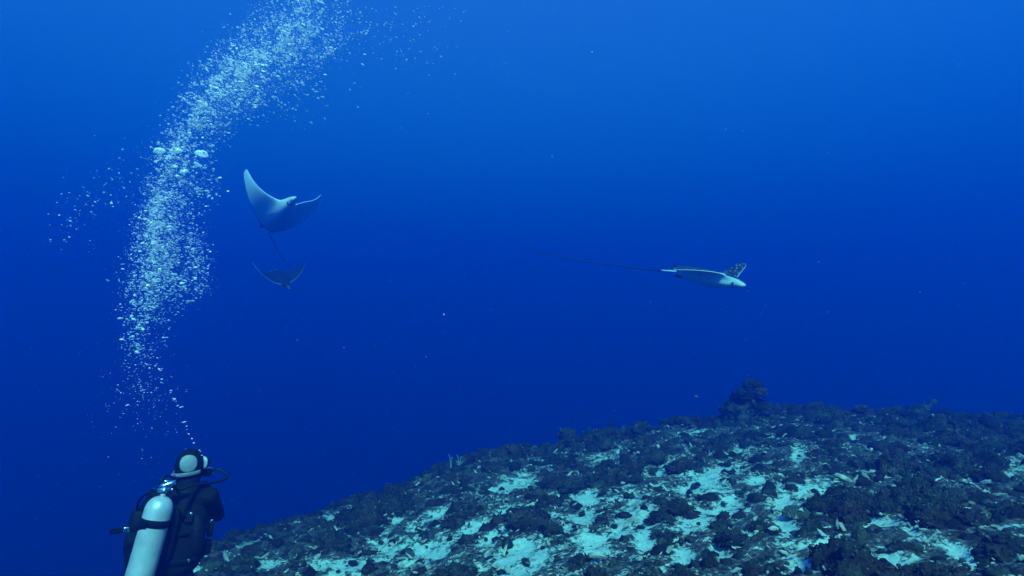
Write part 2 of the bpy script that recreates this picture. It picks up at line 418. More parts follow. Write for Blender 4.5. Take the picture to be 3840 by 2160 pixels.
MARKS = [(2812, 1560, 'the tall pinnacle'), (2977, 1921, 'the brain coral'), (3415, 1850, 'the grey sea fan'), (1950, 2090, 'the widest sand patch'), (1935, 1812, 'the slanting upper sand patch'), (2205, 1862, 'the bright middle sand patch'),
         (1450, 2062, 'the round lower left sand patch'), (1680, 1745, 'the white sea whips'), (800, 2090, 'the diver'), (1220, 1960, 'the thin left sand streaks'), (2570, 1640, 'the steep crest boulder'), (3480, 1575, 'the bent tube sponge'),
         (3345, 2105, 'the sand hollow at lower right'), (3790, 1750, 'the right-edge sand patch'), (2700, 1990, 'the round knobbly head'), (3720, 1900, 'the dark right edge'), (2400, 1700, 'the domed crest boulder'), (3200, 1640, 'the flat right crest'), (1420, 1880, 'the low mound on the left crest'), (3300, 1950, 'the dark bushes below the fan'), (2500, 2130, 'the bottom middle edge')]
MARKS = [(on_ground(px, py), w) for px, py, w in MARKS]
def zone(x, y):
    """the nearest landmark, and on which side of it this lies as seen by the camera"""
    p, w = min(MARKS, key=lambda m: (m[0].x - x) ** 2 + (m[0].y - y) ** 2)
    dphi = (math.atan2(x, y) - math.atan2(p.x, p.y)) * math.hypot(p.x, p.y); dr = math.hypot(x, y) - math.hypot(p.x, p.y)
    side = ('right of' if dphi > 0 else 'left of') if abs(dphi) > abs(dr) else ('behind' if dr > 0 else 'in front of')
    return side, f'{side} {w}'
protos = []
FORMS = ['bushy', 'spiky', 'low lumpy', 'knobbly', 'thorny', 'flat spreading']
for k in range(14):
    P, F, T = clump(100 + k, 3 if k % 2 else 4, 260, **KINDS[k % 6]); protos.append(np_mesh('coral_clump', P, F, M_clump, {'tint': T}))
for i in _order[:N_IND]:
    x, y, s = float(cx_[i]), float(cy_[i]), float(cs_[i])
    o = bpy.data.objects.new('coral_clump', protos[int(rng.integers(14))]); C.objects.link(o)
    o.location = (x, y, float(height(x, y)) - 0.1 * s); o.scale = (s * rng.uniform(.85, 1.2), s * rng.uniform(.85, 1.2), s * rng.uniform(.8, 1.25)); o.rotation_euler = (rng.normal() * .12, rng.normal() * .12, rng.uniform(0, 6.28))
    apparent = s / math.hypot(x, y)
    big = 'broad' if s > 0.115 else 'mid-sized' if s > 0.085 else 'small'
    form = FORMS[int(np.where([o.data == q for q in protos])[0][0]) % 6]
    z, where = zone(x, y)
    tag(o, f'{big} dark {form} coral clump {where}', 'coral', f'coral clumps {where}')
# the countless smaller ones: one mesh
def cover():
    lo = [clump(300 + k, 2, 40, **KINDS[k % 6]) for k in range(16)]
    Vs, Fs, Ts, n0 = [], [], [], 0
    rest = _order[N_IND:]
    H = height(cx_, cy_)
    for i in rest:
        P, F, T = lo[int(rng.integers(16))]
        a = rng.uniform(0, 6.28); c, s_ = math.cos(a), math.sin(a); s = cs_[i]
        Q = np.stack([P[:, 0] * c - P[:, 1] * s_, P[:, 0] * s_ + P[:, 1] * c, P[:, 2] * rng.uniform(.8, 1.3)], 1) * s + [cx_[i], cy_[i], H[i] - 0.1 * s]
        Vs.append(Q); Fs.append(F + n0); Ts.append(T + rng.normal() * 0.10); n0 += len(P)
    o = bpy.data.objects.new('algae_cover', np_mesh('algae_cover', np.concatenate(Vs), np.concatenate(Fs), M_clump, {'tint': np.concatenate(Ts)}))
    C.objects.link(o); tag(o, 'low dark algae and coral growth covering the reef slope', 'algae', kind='stuff')
cover()

# pale broken coral rubble strewn over the sand
M_rubble = simple('bleached_coral_rubble', (0.36, 0.33, 0.28), 0.9, noise=0.85, nscale=7.0, spec=0.15)
M_pale = simple('pale_coral_skeleton', (0.60, 0.57, 0.50), 0.85, noise=0.25, nscale=30.0, spec=0.15)
def rubble():
    N = 60000
    phi = rng.uniform(-0.6, 0.86, N); r = np.sqrt(rng.uniform(2.8 ** 2, 13.0 ** 2, N)); x, y = r * np.sin(phi), r * np.cos(phi)
    S = sandiness(x, y); rc = np.interp(phi, _crest[:, 0], _crest[:, 1]); near = np.interp(phi, _near[:, 0], _near[:, 1])
    d = np.exp(-((S + 0.02) / 0.22) ** 2) * 0.42 + 0.07
    k = (rng.uniform(size=N) < d) & (r < rc) & (r > near - 0.4)
    x, y, r = x[k], y[k], r[k]; z = height(x, y); n = len(x)
    V, F = ICO[1]
    L = np.exp(rng.normal(size=n) * 0.45) * 0.0085
    sc = np.stack([L * rng.uniform(1, 2.6, n), L * rng.uniform(.5, 1, n), L * rng.uniform(.35, .9, n)], 1)
    P = V[None] * (1 + rng.normal(size=(n, len(V), 1)) * 0.22) * sc[:, None, :]
    a = rng.uniform(0, 6.28, n)[:, None]; t = rng.normal(size=n)[:, None] * 0.4
    X = P[..., 0] * np.cos(a) - P[..., 1] * np.sin(a); Y = P[..., 0] * np.sin(a) + P[..., 1] * np.cos(a); Z = P[..., 2] + P[..., 0] * np.sin(t)
    W = np.stack([X + x[:, None], Y + y[:, None], Z + z[:, None] + L[:, None] * rng.uniform(0.0, 2.2, n)[:, None]], -1).reshape(-1, 3)
    FF = (F[None] + (np.arange(n) * len(V))[:, None, None]).reshape(-1, 3)
    o = bpy.data.objects.new('coral_rubble', np_mesh('coral_rubble', W, FF, M_rubble, smooth=False)); C.objects.link(o)
    tag(o, 'pale broken coral rubble strewn over sand and turf', 'rubble', kind='stuff')
rubble()

# larger pale fragments that can be told apart
def fragment_mesh(seed):
    r_ = random.Random(seed); mb = MB()
    n = r_.choice((2, 3, 3, 4)); L = 0.5
    p0 = Vector((-L, 0, 0.05)); bend = r_.uniform(-.5, .5)
    main = [Vector((-L + 2 * L * t, bend * math.sin(t * 3), 0.06 + 0.1 * t)) for t in np.linspace(0, 1, 6)]
    mb.tube(main, [.10, .12, .11, .10, .08, .04], 7)
    for k in range(n - 1):
        b = main[r_.randint(1, 4)]; a = r_.uniform(-1, 1); s = r_.choice((-1, 1))
        mb.tube([b, b + Vector((.12, .16 * s, .08)), b + Vector((.22 + .1 * a, .34 * s, .16))], [.08, .07, .03], 6)
    return mb.mesh('coral_fragment')
_fr = [fragment_mesh(k) for k in range(6)]
for me in _fr: me.materials.append(M_pale)
for i, (px, py, s, where) in enumerate([(2872, 1938, .045, 'beside the long sand tongue'), (2690, 1790, .06, 'on the rubble patch'), (2470, 1880, .05, 'left of the upper rubble'), (2560, 1910, .05, 'above the round dark knob'),
        (3245, 2010, .07, 'between two dark bushes at lower right'), (3330, 1815, .05, 'just left of the grey sea fan'), (3525, 1825, .07, 'right of the grey sea fan'), (3640, 1940, .07, 'on the streaky rubble at right'),
        (3560, 1750, .07, 'lying across the dark right slope'), (3650, 1775, .08, 'on rubble near the right edge'), (3280, 1875, .05, 'below the grey sea fan'), (2230, 1790, .05, 'under the crest in the middle'),
        (1785, 1785, .06, 'on the dark slope below the white whips'), (1700, 1830, .06, 'low on the dark left slope'), (1470, 1945, .06, 'above the bright left sand'), (2120, 1735, .06, 'near the rounded crest mound'),
        (2900, 1615, .07, 'in front of the tall pinnacle'), (2960, 1622, .07, 'right of the pinnacle foot'), (3130, 1630, .06, 'on the dark crest right of the pinnacle'), (1240, 1990, .05, 'on the low slope near the diver'),
        (2070, 1760, .05, 'in the dark band under the crest'), (2830, 1700, .05, 'on the upper sand strip'), (3105, 2010, .06, 'below the brain coral'), (3440, 1990, .06, 'between dark bushes far lower right')]):
    p = on_ground(px, py)
    o = bpy.data.objects.new('coral_fragment', _fr[i % 6]); C.objects.link(o); o.location = (p.x, p.y, float(height(p.x, p.y)) + 0.05); o.scale = (s * (0.75 if py > 1900 else 1.0),) * 3
    o.rotation_euler = (random.uniform(-.5, .5), random.uniform(-.6, .3), random.uniform(0, 6.28))
    tag(o, f'pale branching coral fragment {where}', 'coral fragment', 'pale coral fragments')

# mounds on the crest
def mound(name, label, px, py_top, py_base, w_px, depth_r, seed, stack, cat='coral'):
    """a heap of lumps; its foot stands on the ground at (px, py_base)"""
    d = at(px, py_base, 1.0); h = math.hypot(d.x, d.y); k = depth_r / h; base = d * k
    unit = k / FPX                                          # metres per photograph pixel there
    r_ = np.random.default_rng(seed); root = empty(name, (base.x, base.y, float(height(base.x, base.y)) - 0.05))
    off = min(base.z - root.location.z, 0.03)
    Vs, Fs, Ts, n0 = [], [], [], 0
    for (lx, ly, lr, fl) in stack:                          # lump centre and radius in photograph pixels from the foot
        P, F, T = clump(seed * 31 + n0, 4, 240, flat=fl, spiky=.8, lump=.45, fl=.11, fw=.045)
        Q = P * (lr * unit) + [lx * unit, r_.normal() * lr * unit * .3, ly * unit + off - lr * unit * fl * .55]
        Vs.append(Q); Fs.append(F + n0); Ts.append(T + r_.normal() * .08); n0 += len(P)
    me = np_mesh('growth', np.concatenate(Vs), np.concatenate(Fs), M_clump, {'tint': np.concatenate(Ts)})
    me.name = name
    o = bpy.data.objects.new(name, me); C.objects.link(o); o.location = root.location
    bpy.data.objects.remove(root); o.name = name
    tag(o, label, cat)
    return o
mound('coral_pinnacle', 'tall knobbly dark coral pinnacle standing on the crest', 2812, 1430, 1560, 180, 11.4, 5,
      [(-20, 10, 92, .7), (40, 8, 88, .7), (-42, 42, 58, .85), (25, 50, 62, .8), (-8, 78, 58, .85), (-22, 100, 44, .9), (28, 108, 40, .9), (8, 128, 36, .9), (30, 128, 26, .9), (88, 20, 42, .9), (100, 42, 16, 1.6)])
mound('coral_mound', 'round-topped coral knob just right of the tall pinnacle', 3025, 1490, 1545, 60, 12.0, 6, [(-5, 8, 40, .8), (4, 32, 27, .9), (-12, 26, 24, .9), (16, 24, 20, 1.)])
mound('coral_boulder', 'steep dark coral head on the crest left of the pinnacle', 2570, 1545, 1625, 120, 10.9, 7, [(-20, 15, 55, .9), (28, 18, 55, .9), (-28, 52, 34, .9), (20, 48, 36, .9), (40, 60, 20, 1.)])
mound('coral_boulder', 'broad domed coral head between the middle crest and steep head', 2390, 1560, 1650, 150, 10.6, 8, [(-30, 18, 60, .8), (30, 18, 62, .8), (-5, 50, 48, .9), (12, 64, 36, .9), (-40, 34, 30, 1.), (-70, 14, 34, .9)])
mound('coral_boulder', 'small rounded coral head on the middle crest', 2235, 1600, 1655, 70, 10.3, 9, [(-12, 15, 42, .9), (10, 30, 30, .9), (18, 26, 28, .9)])
mound('coral_mound', 'long low rounded mound at the left end of the middle crest', 1935, 1642, 1725, 160, 9.6, 10, [(-45, 18, 56, .9), (15, 28, 66, .8), (70, 24, 50, .8), (-35, 44, 34, .9), (30, 50, 34, .9)])
mound('coral_mound', 'low dark mound on the crest between domed and rounded heads', 2130, 1640, 1680, 110, 10.1, 12, [(-30, 14, 40, .7), (25, 18, 44, .8), (0, 30, 26, .9)])
mound('coral_mound', 'low dark mound on the falling crest left of white whips', 1420, 1815, 1850, 80, 8.4, 13, [(-20, 10, 34, .8), (14, 16, 32, .9), (2, 22, 22, .9)])
mound('coral_mound', 'wide low coral mound under the bent tube sponge', 3390, 1520, 1560, 160, 12.6, 14, [(-60, 8, 40, .7), (0, 16, 50, .7), (55, 12, 46, .7), (-25, 26, 28, .9)])
mound('coral_mound', 'flat dark coral mound on the crest near the right edge', 3640, 1525, 1570, 160, 12.9, 15, [(-50, 14, 44, .7), (20, 18, 50, .7), (70, 10, 40, .7)])
mound('coral_mound', 'dark bushy mound cut by the lower right picture edge', 3790, 1985, 2080, 130, 4.5, 16, [(-30, 20, 90, .7), (50, 30, 110, .7), (10, 50, 60, .8)])
mound('coral_mound', 'large dark mound at the bottom right corner', 3560, 2090, 2190, 260, 4.05, 17, [(-60, 20, 120, .7), (60, 20, 130, .6), (0, 40, 90, .7)])
mound('coral_mound', 'round dark bush above the lower right sand hollow', 3185, 2050, 2130, 110, 4.3, 18, [(-15, 30, 70, .85), (30, 20, 62, .8), (0, 55, 46, .9)])
mound('coral_mound', 'round knobbly dark head in the middle of the lower slope', 2700, 1930, 1990, 60, 5.2, 19, [(0, 26, 36, 1.0), (6, 8, 40, .8)])

for i, (px, py, r_, w, where) in enumerate([(1545, 1800, 8.7, 26, 'low on the left crest'), (1640, 1755, 9.1, 30, 'just left of the white whips'), (1780, 1725, 9.3, 34, 'between the whips and the long mound'), (2060, 1690, 10.0, 30, 'right of the long mound'),
        (2310, 1655, 10.4, 36, 'left of the domed boulder'), (2480, 1640, 10.7, 34, 'between the domed and steep boulders'), (2665, 1600, 11.0, 38, 'just left of the pinnacle foot'), (2930, 1560, 11.6, 34, 'between pinnacle and round knob'), (3110, 1562, 12.0, 40, 'right of the round knob'),
        (3230, 1562, 12.2, 44, 'on the flat crest left of the sponge'), (3545, 1568, 12.5, 38, 'right of the bent sponge'), (3770, 1575, 12.8, 46, 'at the far right end of the crest'), (1290, 1915, 8.1, 26, 'on the lowest part of the crest'), (1080, 1985, 7.6, 24, 'on the crest nearest the diver')]):
    mound('coral_mound', f'small dark coral mound {where}', px, 0, py, 0, r_, 60 + i, [(-w * .4, w * .25, w, .8), (w * .5, w * .35, w * .85, .9), (w * (.2 - .5 * (i % 2)), w * .85, w * .55, 1.)])

# tube sponge on the crest, white whips, sea fan, brain coral
M_sponge = simple('dark_sponge', (0.055, 0.05, 0.06), 0.9, noise=.4, nscale=30, bump=.4, spec=.1)
def sponge():
    p0 = at(3470, 1558, 12.2); root = empty('tube_sponge', p0); u = 12.2 / FPX
    mb = MB(); mb.tube(smooth_line([(-10 * u, 0, 0), (0, 0, 18 * u), (18 * u, 0, 34 * u), (30 * u, .02, 44 * u)], 10), [v * u for v in (18, 19, 18, 15, 12, 9, 7, 7, 8, 8)], 12); mb.build('stalk', M_sponge, root)
    mb = MB(); mb.tube(smooth_line([(22 * u, 0, 38 * u), (34 * u, .02, 47 * u), (46 * u, .02, 57 * u)], 7), [v * u for v in (5, 9, 11, 12, 12, 10, 5)], 12); mb.build('bulb', M_sponge, root)
    mb = MB(); mb.tube(smooth_line([(2 * u, 0, 24 * u), (2 * u, 0, 40 * u), (-4 * u, 0, 55 * u)], 6), [v * u for v in (5, 4, 4, 3, 3, 2)], 8); mb.build('side_tube', M_sponge, root)
    tag(root, 'dark bent tube sponge with bulb end leaning right on the crest', 'sponge')
sponge()
M_whip = simple('pale_whip', (0.34, 0.34, 0.24), 0.7, noise=.2)
def whip(px, py, r, pts, label):
    d = at(px, py, 1.0); k = r / math.hypot(d.x, d.y); p = d * k; u = k / FPX
    g = float(height(p.x, p.y)); root = empty('sea_whip', (p.x, p.y, min(g, p.z)))
    mb = MB(); dz = p.z - root.location.z
    for branch in pts:
        L = [(x * u, 0.004 * i, y * u + dz) for i, (x, y) in enumerate(branch)]; L[0] = (L[0][0] * .6, 0, -0.02)
        mb.tube(smooth_line(L, 9), [1.3 * u - 0.10 * u * i for i in range(9)], 6)
    o = mb.build('sea_whip', M_whip); o.location = root.location; bpy.data.objects.remove(root); o.name = 'sea_whip'
    tag(o, label, 'sea whip')
whip(1690, 1725, 9.0, [[(0, 0), (-3, 8), (-9, 20)], [(2, 0), (4, 6), (9, 9)]], 'thin pale upright whip at the left end of the crest')
whip(1722, 1722, 9.0, [[(0, 0), (-5, 8), (-12, 17)], [(0, 2), (6, 5), (15, 6)]], 'pale forked whip leaning left on the low crest')
whip(1842, 1712, 9.4, [[(0, 0), (-4, 10), (-8, 18)]], 'short single pale whip left of the long low mound')

M_fan = simple('grey_sea_fan', (0.13, 0.12, 0.11), 0.9, noise=.3, nscale=60, bump=.4)
def fan():
    p = on_ground(3415, 1860); u = p.length / FPX; root = empty('sea_fan', p)
    mb = MB(); n = 13
    for k in range(n):
        a = R(-38 + 80 * k / (n - 1)); L = u * (36 + 10 * math.sin(k * 1.9))
        mb.tube([(0, 0, -.01), (math.sin(a) * L * .5, .01, math.cos(a) * L * .55), (math.sin(a) * L, .03, math.cos(a) * L * .95)], [u * 3.2, u * 3.4, u * 2.2], 6)
    for j in range(4):
        L = u * (14 + 7 * j)
        mb.tube([(math.sin(R(a)) * L, .01 + .004 * j, math.cos(R(a)) * L) for a in range(-36, 42, 11)], u * 2.2, 6)
    blade = mb.build('blade', M_fan, root); blade.rotation_euler = (.2, 0, .2)
    mb = MB(); mb.tube(smooth_line([(-2 * u, 0, 0), (-12 * u, 0, 30 * u), (-26 * u, .01, 56 * u)], 7), [v * u for v in (6, 6, 5, 4, 3, 3, 2)], 8); mb.build('spur', M_fan, root)
    tag(root, 'grey triangular sea fan with one long spur on the dark slope', 'sea fan')
fan()
def brain():
    p = on_ground(2985, 1935); u = p.length / FPX
    m, n, l, b = new_mat('grooved_brain_coral')
    tc = n.new('ShaderNodeTexCoord'); wv = n.new('ShaderNodeTexWave'); wv.inputs['Scale'].default_value = 26; wv.inputs['Distortion'].default_value = 14; wv.inputs['Detail'].default_value = 2
    l.new(tc.outputs['Object'], wv.inputs['Vector']); r = ramp(n, [(.3, (.05, .05, .04)), (.65, (.17, .165, .11))]); l.new(wv.outputs[0], r.inputs[0]); l.new(r.outputs[0], b.inputs['Base Color'])
    bp = n.new('ShaderNodeBump'); bp.inputs['Distance'].default_value = .02; l.new(wv.outputs[0], bp.inputs['Height']); l.new(bp.outputs[0], b.inputs['Normal']); b.inputs['Roughness'].default_value = .85
    V, F = ICO[4]; rad = .9 + .15 * pnoise(V[:, 0] * 1.5, V[:, 1] * 1.5, V[:, 2] * 1.5 + 8); P = V * rad[:, None]; P[:, 2] = np.where(P[:, 2] < 0, P[:, 2] * .3, P[:, 2] * .62)
    o = bpy.data.objects.new('brain_coral', np_mesh('brain_coral', P * [48 * u, 44 * u, 44 * u], F, m)); C.objects.link(o); o.location = (p.x, p.y, float(height(p.x, p.y)) + .01)
    tag(o, 'olive grooved brain coral beside the long sand tongue', 'coral')
brain()
# ------------------------------------------------------------------ eagle rays
def ray_material(name, sp_, dk, be_=1.0):
    m, n, l, b = new_mat(name)
    d = n.new('ShaderNodeAttribute'); d.attribute_name = 'dorsal'
    u = n.new('ShaderNodeAttribute'); u.attribute_name = 'along'; v = n.new('ShaderNodeAttribute'); v.attribute_name = 'across'
    cb = n.new('ShaderNodeCombineXYZ'); l.new(u.outputs['Fac'], cb.inputs[0]); l.new(v.outputs['Fac'], cb.inputs[1])
    vo = n.new('ShaderNodeTexVoronoi'); vo.inputs['Scale'].default_value = 17.0; vo.inputs['Randomness'].default_value = 0.8; vo.voronoi_dimensions = '2D'
    l.new(cb.outputs[0], vo.inputs['Vector'])
    spot = ramp(n, [(0.0, (sp_, sp_, sp_)), (0.12, (sp_ * .8, sp_ * .8, sp_ * .8)), (0.17, (dk, dk * 1.1, dk * 1.25)), (1.0, (dk * .8, dk * .9, dk * 1.05))])
    l.new(vo.outputs['Distance'], spot.inputs[0])
    nz = n.new('ShaderNodeTexNoise'); nz.inputs['Scale'].default_value = 5.0; nz.inputs['Detail'].default_value = 5; l.new(cb.outputs[0], nz.inputs['Vector'])
    belly = ramp(n, [(0.35, (0.74 * be_, 0.75 * be_, 0.75 * be_)), (0.65, (0.86 * be_, 0.86 * be_, 0.85 * be_))]); l.new(nz.outputs[0], belly.inputs[0])
    mx = n.new('ShaderNodeMix'); mx.data_type = 'RGBA'
    l.new(d.outputs['Fac'], mx.inputs[0]); l.new(belly.outputs[0], mx.inputs[6]); l.new(spot.outputs[0], mx.inputs[7])
    l.new(mx.outputs[2], b.inputs['Base Color']); b.inputs['Roughness'].default_value = 0.6; b.inputs['Specular IOR Level'].default_value = 0.2
    return m
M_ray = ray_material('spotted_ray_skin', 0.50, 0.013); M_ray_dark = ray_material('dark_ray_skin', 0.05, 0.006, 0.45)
M_black = simple('black_skin', (0.012, 0.012, 0.014), 0.35)
M_tail = simple('dark_tail', (0.02, 0.02, 0.026), 0.6)
M_fin = simple('dark_grey_fin', (0.05, 0.055, 0.06), 0.6, noise=.3)
M_tailw = simple('white_tail_base', (0.72, 0.72, 0.68), 0.6)
LEv = [0, .05, .09, .13, .17, .3, .5, .7, .85, .95, 1.0]; LEx = [.65, .59, .47, .37, .31, .26, .16, .04, -.07, -.15, -.24]
TEv = [0, .1, .2, .35, .5, .7, .85, .95, 1.0]; TEx = [-.52, -.50, -.45, -.35, -.29, -.26, -.28, -.31, -.33]
def _sm(x, xp, fp, w=0.02):
    return sum(np.interp(np.abs(x + k * w), xp, fp) for k in (-1.5, -.75, 0, .75, 1.5)) / 5
class WingPath:
    def __init__(s, b0, b1, sw, p=1, tw=0.0):
        s.tw = tw
        V = np.linspace(0, 1, 201); be = b0 * np.minimum(V / .2, 1) + b1 * V ** p
        s.V = V; s.be = be; bm = (be[1:] + be[:-1]) / 2; dv = np.diff(V)
        s.y = np.concatenate([[0], np.cumsum(np.cos(bm) * dv)]); s.z = np.concatenate([[0], np.cumsum(np.sin(bm) * dv)]); s.sw = sw
    def __call__(s, v): return np.interp(v, s.V, s.y), np.interp(v, s.V, s.z), np.interp(v, s.V, s.be), s.sw * v * v
def ray_point(PL, PR, v, c, side, S):
    """surface point at span v (-1..1, + is the left wing), chord c (0 nose .. 1 tail), side +1 upper / -1 lower"""
    a = abs(v); y, z, be, sx = (PL if v >= 0 else PR)(a)
    sg = 1 if v >= 0 else -1
    le, te = float(_sm(v, LEv, LEx, .012)), float(_sm(v, TEv, TEx, .02))
    x = le + (te - le) * c
    shape = (max(0.0, c) ** (0.5 + 0.22 * math.exp(-(a / .12) ** 2))) * (1 - c) ** 0.9 * (2.05 + .35 * math.exp(-(a / .12) ** 2))
    body = math.exp(-(a / .17) ** 2)
    T = .122 * body + .024 * max(0, 1 - a) ** .7 + .0035
    if a < .2:                                               # a head with a domed brow and a flat duck-billed snout
        hd = max(0, 1 - (a / .15) ** 2)
        brow = math.exp(-((x - .40) / .10) ** 2) * hd
        bill = math.exp(-((x - .60) / .07) ** 2) * hd
        up = T * shape * (.62 + .45 * brow) ; dn = T * shape * (.98 + .10 * brow)
        up += .012 * bill; dn += .010 * bill
        off = -.030 * bill + .004 * brow
    else:
        up = T * shape * .62; dn = T * shape * .98; off = 0
    h = (up if side > 0 else -dn) + off
    h += side * .0022 * (0 if c in (0, 1) else 1)
    h += (PL if v >= 0 else PR).tw * min(1.0, a / .5) * (x - (le + te) / 2)      # twist: leading edge up, trailing edge down
    return Vector((x + sx, sg * (y - math.sin(be) * h), z + math.cos(be) * h)) * S
def make_ray(label, loc, rot, S, bl, br, tail_px, white_base, tail_r=.008, skin=None):
    root = empty('eagle_ray', loc, rot); root.rotation_mode = 'XYZ'
    PL, PR = WingPath(*bl), WingPath(*br)
    vs_ = np.concatenate([np.linspace(-1, -.25, 38)[:-1], np.linspace(-.25, .25, 46), np.linspace(.25, 1, 38)[1:]])
    cs = 0.5 - 0.5 * np.cos(np.linspace(0, math.pi, 30))
    V, dors, al, ac, F = [], [], [], [], []
    ring = 2 * len(cs) - 2
    for v in vs_:
        for side, seq in ((1, cs), (-1, cs[::-1][1:-1])):
            for c in seq:
                p = ray_point(PL, PR, float(v), float(c), side, S); V.append(p)
                le, te = float(_sm(v, LEv, LEx)), float(_sm(v, TEv, TEx)); xx = le + (te - le) * c
                dv = 1.0 if side > 0 else 0.0
                if side > 0 and c < .02 and abs(v) > .15: dv = .0
                if side < 0 and c > .97: dv = .6
                if side > 0 and xx > .50 and abs(v) < .16: dv = .85
                dors.append(dv); al.append(xx); ac.append(v)
    n = len(vs_)
    for i in range(n - 1):
        for k in range(ring):
            F.append((i * ring + k, i * ring + (k + 1) % ring, (i + 1) * ring + (k + 1) % ring, (i + 1) * ring + k))
    F = np.array(F)
    me = np_mesh('body', np.array([p[:] for p in V]), F[:, ::-1], skin or M_ray, {'dorsal': dors, 'along': al, 'across': ac})
    me.validate(); body = bpy.data.objects.new('body', me); C.objects.link(body); body.parent = root
    for s in (-1, 1):                                        # eyes, spiracles, nostrils
        for nm, v, c, sd, r in (('eye', .098, .24, 1, (.034, .020, .022)), ('spiracle', .100, .36, 1, (.040, .016, .022)), ('nostril', .050, .12, -1, (.022, .012, .008))):
            p = ray_point(PL, PR, s * v, c, sd, S); MB().ball(p, [q * S for q in r], None, 12, 8).build(nm, M_black, root)
    mb = MB(); mb.tube([ray_point(PL, PR, v, .155, -1, S) for v in np.linspace(-.045, .045, 7)], .006 * S, 6); mb.build('mouth', M_black, root)
    for s in (-1, 1):                                        # gill slits and pelvic fins
        for k in range(5):
            mb = MB(); mb.tube([ray_point(PL, PR, s * (.085 + .012 * k + .03 * t), .40 + .035 * k, -1, S) for t in (0, .5, 1)], .003 * S, 5); mb.build('gill_slit', M_black, root)
        a = Vector((-.40, s * .055, -.005)) * S
        mb = MB(); mb.loft([(a + Vector((.04, 0, 0)) * S, Vector((0, .032, 0)) * S, Vector((0, 0, .012)) * S), (a + Vector((-.08, s * .03, 0)) * S, Vector((0, .040, 0)) * S, Vector((0, 0, .010)) * S),
                            (a + Vector((-.13, s * .045, .005)) * S, Vector((0, .030, 0)) * S, Vector((0, 0, .007)) * S), (a + Vector((-.16, s * .05, .006)) * S, Vector((0, .018, 0)) * S, Vector((0, 0, .004)) * S)], 12)
        mb.build('pelvic_fin', M_fin, root)
    Mw = Matrix.LocRotScale(Vector(loc), Euler(rot), Vector((1, 1, 1))).inverted()
    pts = [Vector((-.46, 0, .0)) * S] + [Mw @ at(*q) for q in tail_px]
    line = smooth_line(pts, 40); k = 9 if white_base else 0
    if k:
        t = MB().tube(line, [tail_r * (1.25 - .55 * i / 39) for i in range(40)], 7).build('tail', M_tail, root)
        MB().tube(line[:k], [tail_r * 1.12 * (1.25 - .75 * i / 39) for i in range(k)], 7).build('tail_base', M_tailw, t)
    else:
        t = MB().tube(line, [tail_r * (1.25 - .75 * i / 39) for i in range(40)], 7).build('tail', M_tail, root)
    fin = MB().loft([((-.44 * S, 0, .03 * S), (.03 * S, 0, 0), (0, .006 * S, 0)), ((-.48 * S, 0, .075 * S), (.015 * S, 0, 0), (0, .003 * S, 0))], 10); fin.build('dorsal_fin', M_fin, root)
    tag(root, label, 'ray')
    return root
K = 1.45; S0 = .8 * K
# fitted attitudes: yaw, pitch, roll / wing bend (left, right) / distance
make_ray('pale-bellied eagle ray banking with raised wings right of the bubbles', at(1047.1, 804.0, 11.5 * math.exp(-.2445) * K), (-.4315, -.4262, -.7156), S0, (.70, .80, .4955, 2, .45), (-.1647, 1.2825, .4005),
         [(1008, 868, 13.2), (1024, 905, 13.4), (1047, 952, 13.7), (1070, 980, 14.0), (1096, 1004, 14.4)], False, .010)
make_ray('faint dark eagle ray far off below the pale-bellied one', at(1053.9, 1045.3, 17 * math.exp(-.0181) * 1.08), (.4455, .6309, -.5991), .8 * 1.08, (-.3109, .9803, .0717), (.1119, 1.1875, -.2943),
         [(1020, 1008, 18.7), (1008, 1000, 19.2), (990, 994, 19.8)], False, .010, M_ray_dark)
make_ray('spotted eagle ray with long whip tail gliding right above the reef', at(2650.0, 1038.6, 10 * math.exp(-.2451) * K), (-.9169, .2357, -.649), S0, (.9119, .9496, .5279), (-.82, -.32, .0703),
         [(2500, 1016, 11.9), (2450, 1012, 12.2), (2370, 1003, 12.6), (2260, 988, 13.1), (2140, 972, 13.6), (2060, 954, 14.0), (1975, 934, 14.4)], True, .0145)

# ------------------------------------------------------------------ the diver (stage space: x right, y away from the camera, z up, metres)
DV = at(641.5, 2013, 4.34); DROT = (0, 0, -math.atan2(DV.x, DV.y))
M_suit = simple('black_neoprene', (0.0055, 0.006, 0.009), 0.8, noise=.3, nscale=40, bump=.15, spec=.12)
M_vest = simple('black_nylon', (0.007, 0.0075, 0.011), 0.7, noise=.35, nscale=60, bump=.25, spec=.15)
M_panel = simple('grey_hood_panel', (0.27, 0.26, 0.28), 0.6, noise=.22, nscale=22, bump=.1)
M_panel2 = simple('charcoal_panel', (0.012, 0.012, 0.017), 0.8, noise=.3, spec=.12)
M_web = simple('black_webbing', (0.005, 0.005, 0.007), 0.75, noise=.2, nscale=120, bump=.2, spec=.12)
M_metal = simple('chromed_brass', (0.78, 0.77, 0.74), 0.18, metal=1.0)
M_rubber = simple('black_rubber', (0.007, 0.007, 0.009), 0.5, spec=.25)
M_clear = simple('clear_silicone', (0.50, 0.51, 0.54), 0.35, spec=.5)
M_strap = simple('pale_mask_strap', (0.20, 0.20, 0.25), 0.35, noise=.25, nscale=30)
M_lens = simple('mask_glass', (0.02, 0.03, 0.04), 0.05, spec=.8)
M_alu = simple('brushed_aluminium', (0.66, 0.61, 0.62), 0.42, metal=0.30, noise=.22, nscale=9, bump=.05)
FW = Vector((.5, .866, 0)); RT = Vector((.866, -.5, 0))
def sp(z): return Vector(((z + .2) * .14, 0, z))
def B(r, f, z): return sp(z) + RT * r + FW * f
def sec(z, hw, hd, r=0, f=0): return (B(r, f, z), RT * hw, FW * hd)
